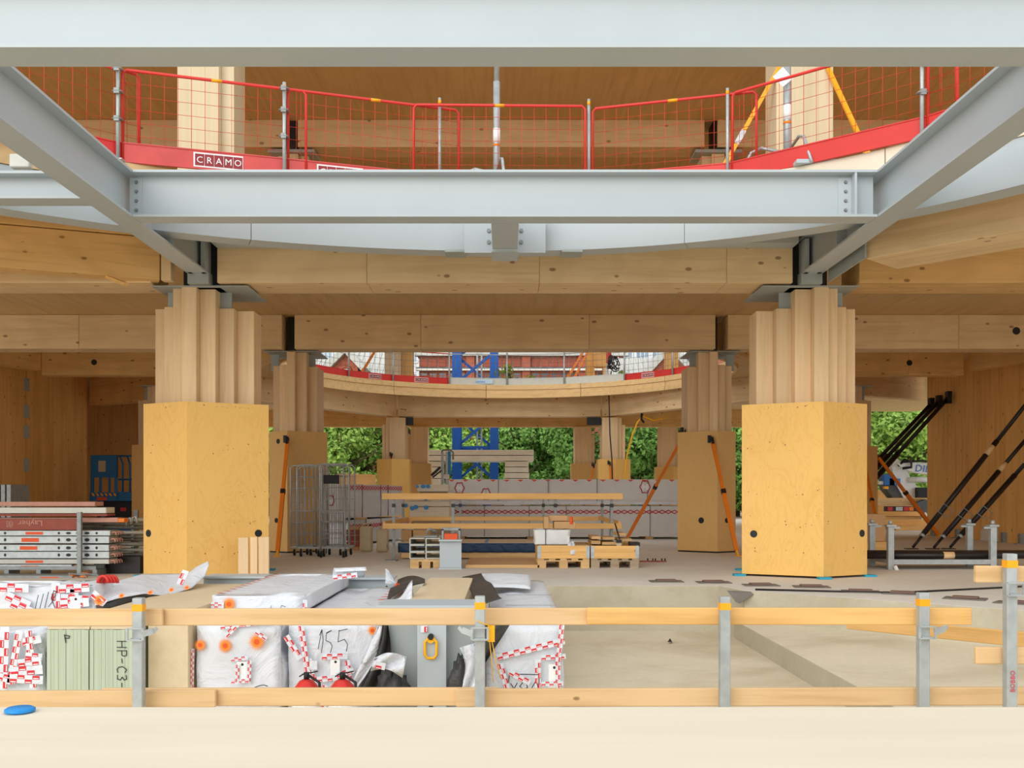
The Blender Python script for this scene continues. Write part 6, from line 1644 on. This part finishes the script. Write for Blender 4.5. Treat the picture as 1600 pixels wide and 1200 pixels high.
def gable(name, xl, xm, xr, ye, ya, d, label, apex_w=.4):
    t = thing(name, (PX(xm, d), d, 0), label, 'building')
    a, m_, b = PX(xl, d), PX(xm, d), PX(xr, d); ze, za = PZ(ye, d), PZ(ya, d)
    L = 10
    mb = MB(); mb.add([(a, d, 0), (b, d, 0), (b, d, ze), (m_, d, za), (a, d, ze), (a, d+L, 0), (b, d+L, 0), (b, d+L, ze), (m_, d+L, za), (a, d+L, ze)],
        [(0,1,2,3,4), (9,8,7,6,5), (0,5,6,1), (1,6,7,2), (0,4,9,5), (2,7,8,3), (3,8,9,4)])
    part(mb, 'wall', M['brick2'], t)
    ov = .5
    for p, q in (((a, ze), (m_, za)), ((b, ze), (m_, za))):
        dx, dz = q[0]-p[0], q[1]-p[1]; l = math.hypot(dx, dz); ux, uz = dx/l, dz/l; nx_, nz_ = (-uz, ux) if ux > 0 else (uz, -ux)
        p2 = (p[0]-ux*.4, p[1]-uz*.4)
        mb = MB(); vs = []
        for yy in (d - ov, d + L):
            vs += [(p2[0], yy, p2[1]), (q[0], yy, q[1]), (q[0]+nx_*.35, yy, q[1]+nz_*.35 + .1), (p2[0]+nx_*.35, yy, p2[1]+nz_*.35)]
        mb.add(vs, [(0,1,2,3), (7,6,5,4), (0,4,5,1), (1,5,6,2), (2,6,7,3), (3,7,4,0)])
        part(mb, 'roof', M['roof_g'], t)
    r = (b-a)*.2
    pts = [(m_ - r, 0), (m_ + r, 0)] + [(m_ + r*math.cos(math.pi*k/10), .5*r + r*math.sin(math.pi*k/10)) for k in range(11)]
    zc = ze - .5
    w = part(MB().flat(pts, [tuple(range(len(pts)))], V((0, d - .03, zc)), UX, UZ, off=0), 'window', M['pale_wall'], t)
    mb = MB(); mb.tube([(p[0], d - .05, zc + p[1]) for p in pts[2:]], .14, 5)
    part(mb, 'window_arch', M['brickw'], w)
    return t
gable('brick_gable_house', 520, 540, 559, 573, 553, 66, 'red brick gable house with arched window on the left')
gable('brick_gable_house', 1018, 1046, 1074, 580, 550, 64, 'red brick gable house with arched window on the right')
# grey roofed low houses
for x0, x1, y0, y1, d, l in ((565, 606, 556, 590, 70, 'grey metal roofed house right of the left gable'), (985, 1024, 565, 590, 68, 'grey metal roofed house left of the right gable'), (497, 522, 566, 590, 71, 'grey metal roofed house at the far left')):
    t = thing('grey_roof_house', (PX((x0+x1)/2, d), d, 0), l, 'building')
    a, b = PX(x0, d) - 1, PX(x1, d) + 1
    part(MB().box((a, d, 0), (b, d + 8, PZ(y1+6, d))), 'wall', M['brick'], t)
    mb = MB(); zz0, zz1 = PZ(y1+6, d), PZ(y0, d) + .8
    mb.add([(a-.3, d-.3, zz0), (b+.3, d-.3, zz0), (b+.3, d+4, zz1), (a-.3, d+4, zz1), (a-.3, d+8.3, zz0), (b+.3, d+8.3, zz0)], [(0,1,2,3), (3,2,5,4), (0,3,4), (1,5,2), (0,4,5,1)])
    part(mb, 'roof', M['roof_g'], t)
    for k in range(9):
        f = (k+.5)/9; xx = a + (b-a)*f
        part(MB().bar((xx, d - .3, zz0 + .05), (xx, d + 4, zz1 + .05), .06, .06), 'roof_seam', M['roof_g'], t)
# brick wings closing the view at both sides
for x0, x1, d, l in ((-200, 470, 82, 'long brick block far out on the left'), (1110, 1900, 82, 'long brick block far out on the right')):
    t = thing('brick_building', (PX((x0+x1)/2, d), d, 0), l, 'building')
    a, b = PX(x0, d), PX(x1, d)
    part(MB().box((a, d, 0), (b, d + 9, 13)), 'wall', M['brick'], t)
    part(MB().box((a - .4, d - .4, 13), (b + .4, d + 9.4, 13.6)), 'roof', M['slate'], t)
    for i in range(10):
        for j in range(3):
            xx = a + (b-a)*(i+.5)/10
            win(t, xx - .7, xx + .7, 1.2 + 4*j, 3.4 + 4*j, d - .02, 2, 3, 'white_print', 'glass')
# pale modern building behind
def pale(x0, x1, d, h, label, nx, z0=4, nz=5):
    t = thing('pale_building', ((PX(x0, d) + PX(x1, d))/2, d, 0), label, 'building')
    a, b = PX(x0, d), PX(x1, d)
    part(MB().box((a, d, 0), (b, d + 10, h)), 'wall', M['pale_wall'], t)
    part(MB().box((a - .3, d - .3, h), (b + .3, d + 10.3, h + .5)), 'roof', M['roof_g'], t)
    for i in range(nx):
        for j in range(nz):
            xx = a + (b-a)*(i+.5)/nx; hw = (b-a)/nx*.36; zz = z0 + j*(h-z0)/nz
            win(t, xx-hw, xx+hw, zz, zz + (h-z0)/nz*.7, d - .02, 3, 2, 'white_print', 'glass')
    return t
pale(470, 655, 96, 22, 'pale glazed office block behind the left gable', 7, 6, 4)
pale(965, 1120, 96, 22, 'pale glazed office block behind the right gable', 6, 6, 4)
# ---- trees
def tree(x, d, h, r, label, mat, seed, n=2600, group='trees beyond the building', base=0.0, leaf=.17, low=.25):
    rnd = random.Random(seed); X = PX(x, d); b = V((X, d, base))
    t = thing('tree', b, label, 'tree', group)
    part(MB().tube([b, b + V((.1, 0, h*.4)), b + V((0, .1, h*.8))], [.22, .16, .05], 7), 'trunk', M['bark'], t)
    mb = MB()
    for k in range(7):
        an = rnd.uniform(0, 6.28); z = h*rnd.uniform(.25, .6)
        mb.tube([b + V((0, 0, z)), b + V((math.cos(an)*r*.4, math.sin(an)*r*.4, z + h*.12)), b + V((math.cos(an)*r*.85, math.sin(an)*r*.85, z + h*.2))], [.08, .05, .02], 5)
    part(mb, 'branches', M['bark'], t)
    cl = [(V((rnd.gauss(0, .42), rnd.gauss(0, .42), 0)), rnd.uniform(low, .95), rnd.uniform(.28, .5)) for _ in range(26)]
    cr = MB()
    for _ in range(n):
        c, zf, cr_ = rnd.choice(cl)
        q = V((rnd.gauss(0, 1), rnd.gauss(0, 1), rnd.gauss(0, 1))).normalized()*cr_*r*rnd.uniform(.75, 1.05)
        wid = math.sin(min(1, max(.12, 1.15 - zf))*math.pi*.55)
        p = b + V((c.x*r*wid, c.y*r*wid, zf*h)) + V((q.x, q.y, q.z*.7))
        nrm = (q.normalized() + V((rnd.gauss(0, .5), rnd.gauss(0, .5), rnd.gauss(.4, .5)))).normalized()
        u = nrm.orthogonal().normalized(); u.rotate(Matrix.Rotation(rnd.uniform(0, 6.28), 3, nrm)); v = nrm.cross(u); s = leaf*rnd.uniform(.7, 1.5)
        cr.add([p - u*s, p - v*s*.55 + nrm*s*.12, p + u*s, p + v*s*.55 + nrm*s*.12], [(0,1,2,3)])
    f = part(cr, 'foliage', mat, t); f['kind'] = 'stuff'
    return t
tl = [(535, 55, 6.2, 2.6, 'leaf', 'bright bushy tree behind the roll cages'), (572, 58, 6.5, 2.4, 'leaf', 'bushy tree between the roll cages and the third left column'), (505, 58, 6, 2.2, 'leaf', 'bushy tree at the edge of the second left column'), (672, 60, 6.6, 2.6, 'leaf', 'light green tree left of the crane mast'),
      (700, 66, 6.8, 2.4, 'leaf', 'light green tree seen through the crane lattice'), (758, 62, 6.2, 2.4, 'leaf', 'tree behind the crane mast'), (812, 60, 6.4, 3.0, 'leaf2', 'darker tree right of the crane mast'), (862, 62, 6.6, 2.8, 'leaf2', 'dark tree above the white window'),
      (900, 56, 5.8, 2.6, 'leaf2', 'dark tree left of the third right column'), (1002, 52, 6.0, 2.6, 'leaf2', 'dark tree right of the third right column'), (1035, 54, 5.8, 2.2, 'leaf2', 'dark tree beside the orange prop'),
      (1392, 50, 6.8, 3.2, 'leaf', 'bright tree behind the white machine'), (1440, 52, 7.5, 3.4, 'leaf', 'large bright tree beside the right timber wall'), (1365, 54, 7, 3.0, 'leaf', 'bright tree behind the right front column'), (1420, 47, 4.6, 2.6, 'leaf', 'lower bright tree above the machine arm'),
      (415, 54, 6.0, 2.6, 'leaf', 'bright tree between the left plywood boxes'), (1150, 54, 6.0, 2.6, 'leaf2', 'dark tree between the right plywood boxes')]
for k, (x, d, h, r, m_, l) in enumerate(tl): tree(x, d, h, r, l, M[m_], 100 + k, n=8000, low=.12, leaf=.125)
for k, (x, d, h, l) in enumerate(((793, 38.5, 1.3, 'young green shoots above the grey toe board, left'), (828, 38.5, .8, 'small green shoots above the grey toe board, right'), (970, 40, 1.2, 'green shoots beside the cable bundle'))):
    tree(x, d, h, .5, l, M['leaf'], 200 + k, n=260, group='green shoots by the far fence', base=TOP, leaf=.07)
# ---- white machine on the right, with lettering
MD = 36.0
t = thing('crane_truck', (PX(1420, MD), MD, 0), 'white truck crane with folded arm and blue lettering', 'vehicle')
def poly(pts, d, th): 
    mb = MB(); n = len(pts)
    f = [P(a, b, d) for a, b in pts]; bk = [p + V((0, th, 0)) for p in f]
    mb.add(f + bk, [tuple(range(n))[::-1], tuple(range(n, 2*n))] + [(i, (i+1) % n, n+(i+1) % n, n+i) for i in range(n)]); return mb
part(poly([(1397, 720), (1402, 717), (1410, 722), (1425, 750), (1445, 775), (1448, 778), (1412, 778), (1398, 752), (1394, 730)], MD, .5), 'lower_arm', M['truck_white'], t)
am = part(poly([(1402, 724), (1412, 722), (1470, 724), (1470, 744), (1428, 738), (1410, 732)], MD - .2, .4), 'upper_arm', M['truck_white'], t)
vs, fs = text_shape('DIL', .36)
part(MB().flat([(p[0] + .18*p[1], p[1]) for p in vs], fs, P(1429, 736.5, MD - .22), V((1, 0, -.06)), V((0, 0, 1)), n=(0,-1,0), off=.01), 'lettering', M['blue_print'], am, 'bold blue letters')
part(MB().cyl(P(1418, 750, MD), P(1470, 749, MD), .11, 10), 'cylinder', M['truck_white'], t)
part(MB().tube([P(1404, 728, MD - .1), P(1414, 718, MD - .3), P(1424, 722, MD - .3), P(1424, 730, MD - .3), P(1410, 732, MD - .2)], .05, 6).tube([P(1412, 722, MD - .3), P(1440, 720, MD - .3), P(1470, 722, MD - .3)], .04, 6), 'hydraulic_hose', M['black'], t)
part(poly([(1382, 742), (1392, 740), (1400, 748), (1414, 778), (1396, 778), (1384, 764)], MD + .1, .6), 'slew_base', M['slate'], t)
part(MB().box(P(1382, 758, MD - .1), P(1391, 742, MD + .3)), 'blue_box', M['blue_print'], t)
part(MB().box(P(1390, 758, MD - .1), P(1400, 748, MD + .3)), 'blue_panel', M['blue_cap'], t)
part(MB().box(P(1435, 778, MD - .3), P(1446, 762, MD + .2)), 'black_block', M['black'], t)
part(MB().box(P(1374, 757, MD), P(1383, 752, MD + .3)), 'white_box', M['truck_white'], t)
part(MB().box(P(1382, 764, MD - .15), P(1386, 760, MD + .0)), 'lamp', M['amber'], t)
part(MB().box(P(1352, 790, MD), P(1470, 779, MD + 2)), 'chassis', M['plank'], t)
part(MB().box(P(1368, 836, MD + .1), P(1470, 806, MD + 2)), 'load', M['plank_o'], t)
tlb = part(MB().box(P(1384, 799, MD - .3), P(1432, 791, MD - .1)), 'light_bar', M['black_tube'], t)
for a_, b_, m_ in ((1387, 1394, 'tail_red'), (1400, 1410, 'galv'), (1412, 1420, 'tail_red'), (1421, 1427, 'orange')): part(MB().box(P(a_, 798, MD - .33), P(b_, 792, MD - .3)), 'tail_lamp', M[m_], tlb)
part(poly([(1432, 786), (1446, 781), (1470, 783), (1470, 806), (1438, 800)], MD - .4, .3), 'mudguard', M['slate'], t)
part(poly([(1446, 800), (1450, 804), (1434, 830), (1430, 830)], MD - .6, .15), 'stabiliser_leg', M['truck_white'], t)
part(MB().box(P(1420, 834, MD - .8), P(1440, 832, MD - .2)), 'stabiliser_foot', M['black'], t)
# timber packs and trestle behind the rack
for k, (x0, x1, y0, y1, d) in enumerate(((1372, 1450, 766, 778, 39), (1372, 1455, 812, 822, 33), (1400, 1458, 823, 832, 32))):
    z0 = max(0, PZ(y1, d))
    solo(MB().bbox((PX(x0, d), d, z0 if k else 0), (PX(x1, d), d + 1, PZ(y0, d)), .01), 'timber_pack', M['plank_o'], 'pale timber pack behind the right rack, %s' % ['farthest', 'middle', 'nearest'][k], 'timber stack')
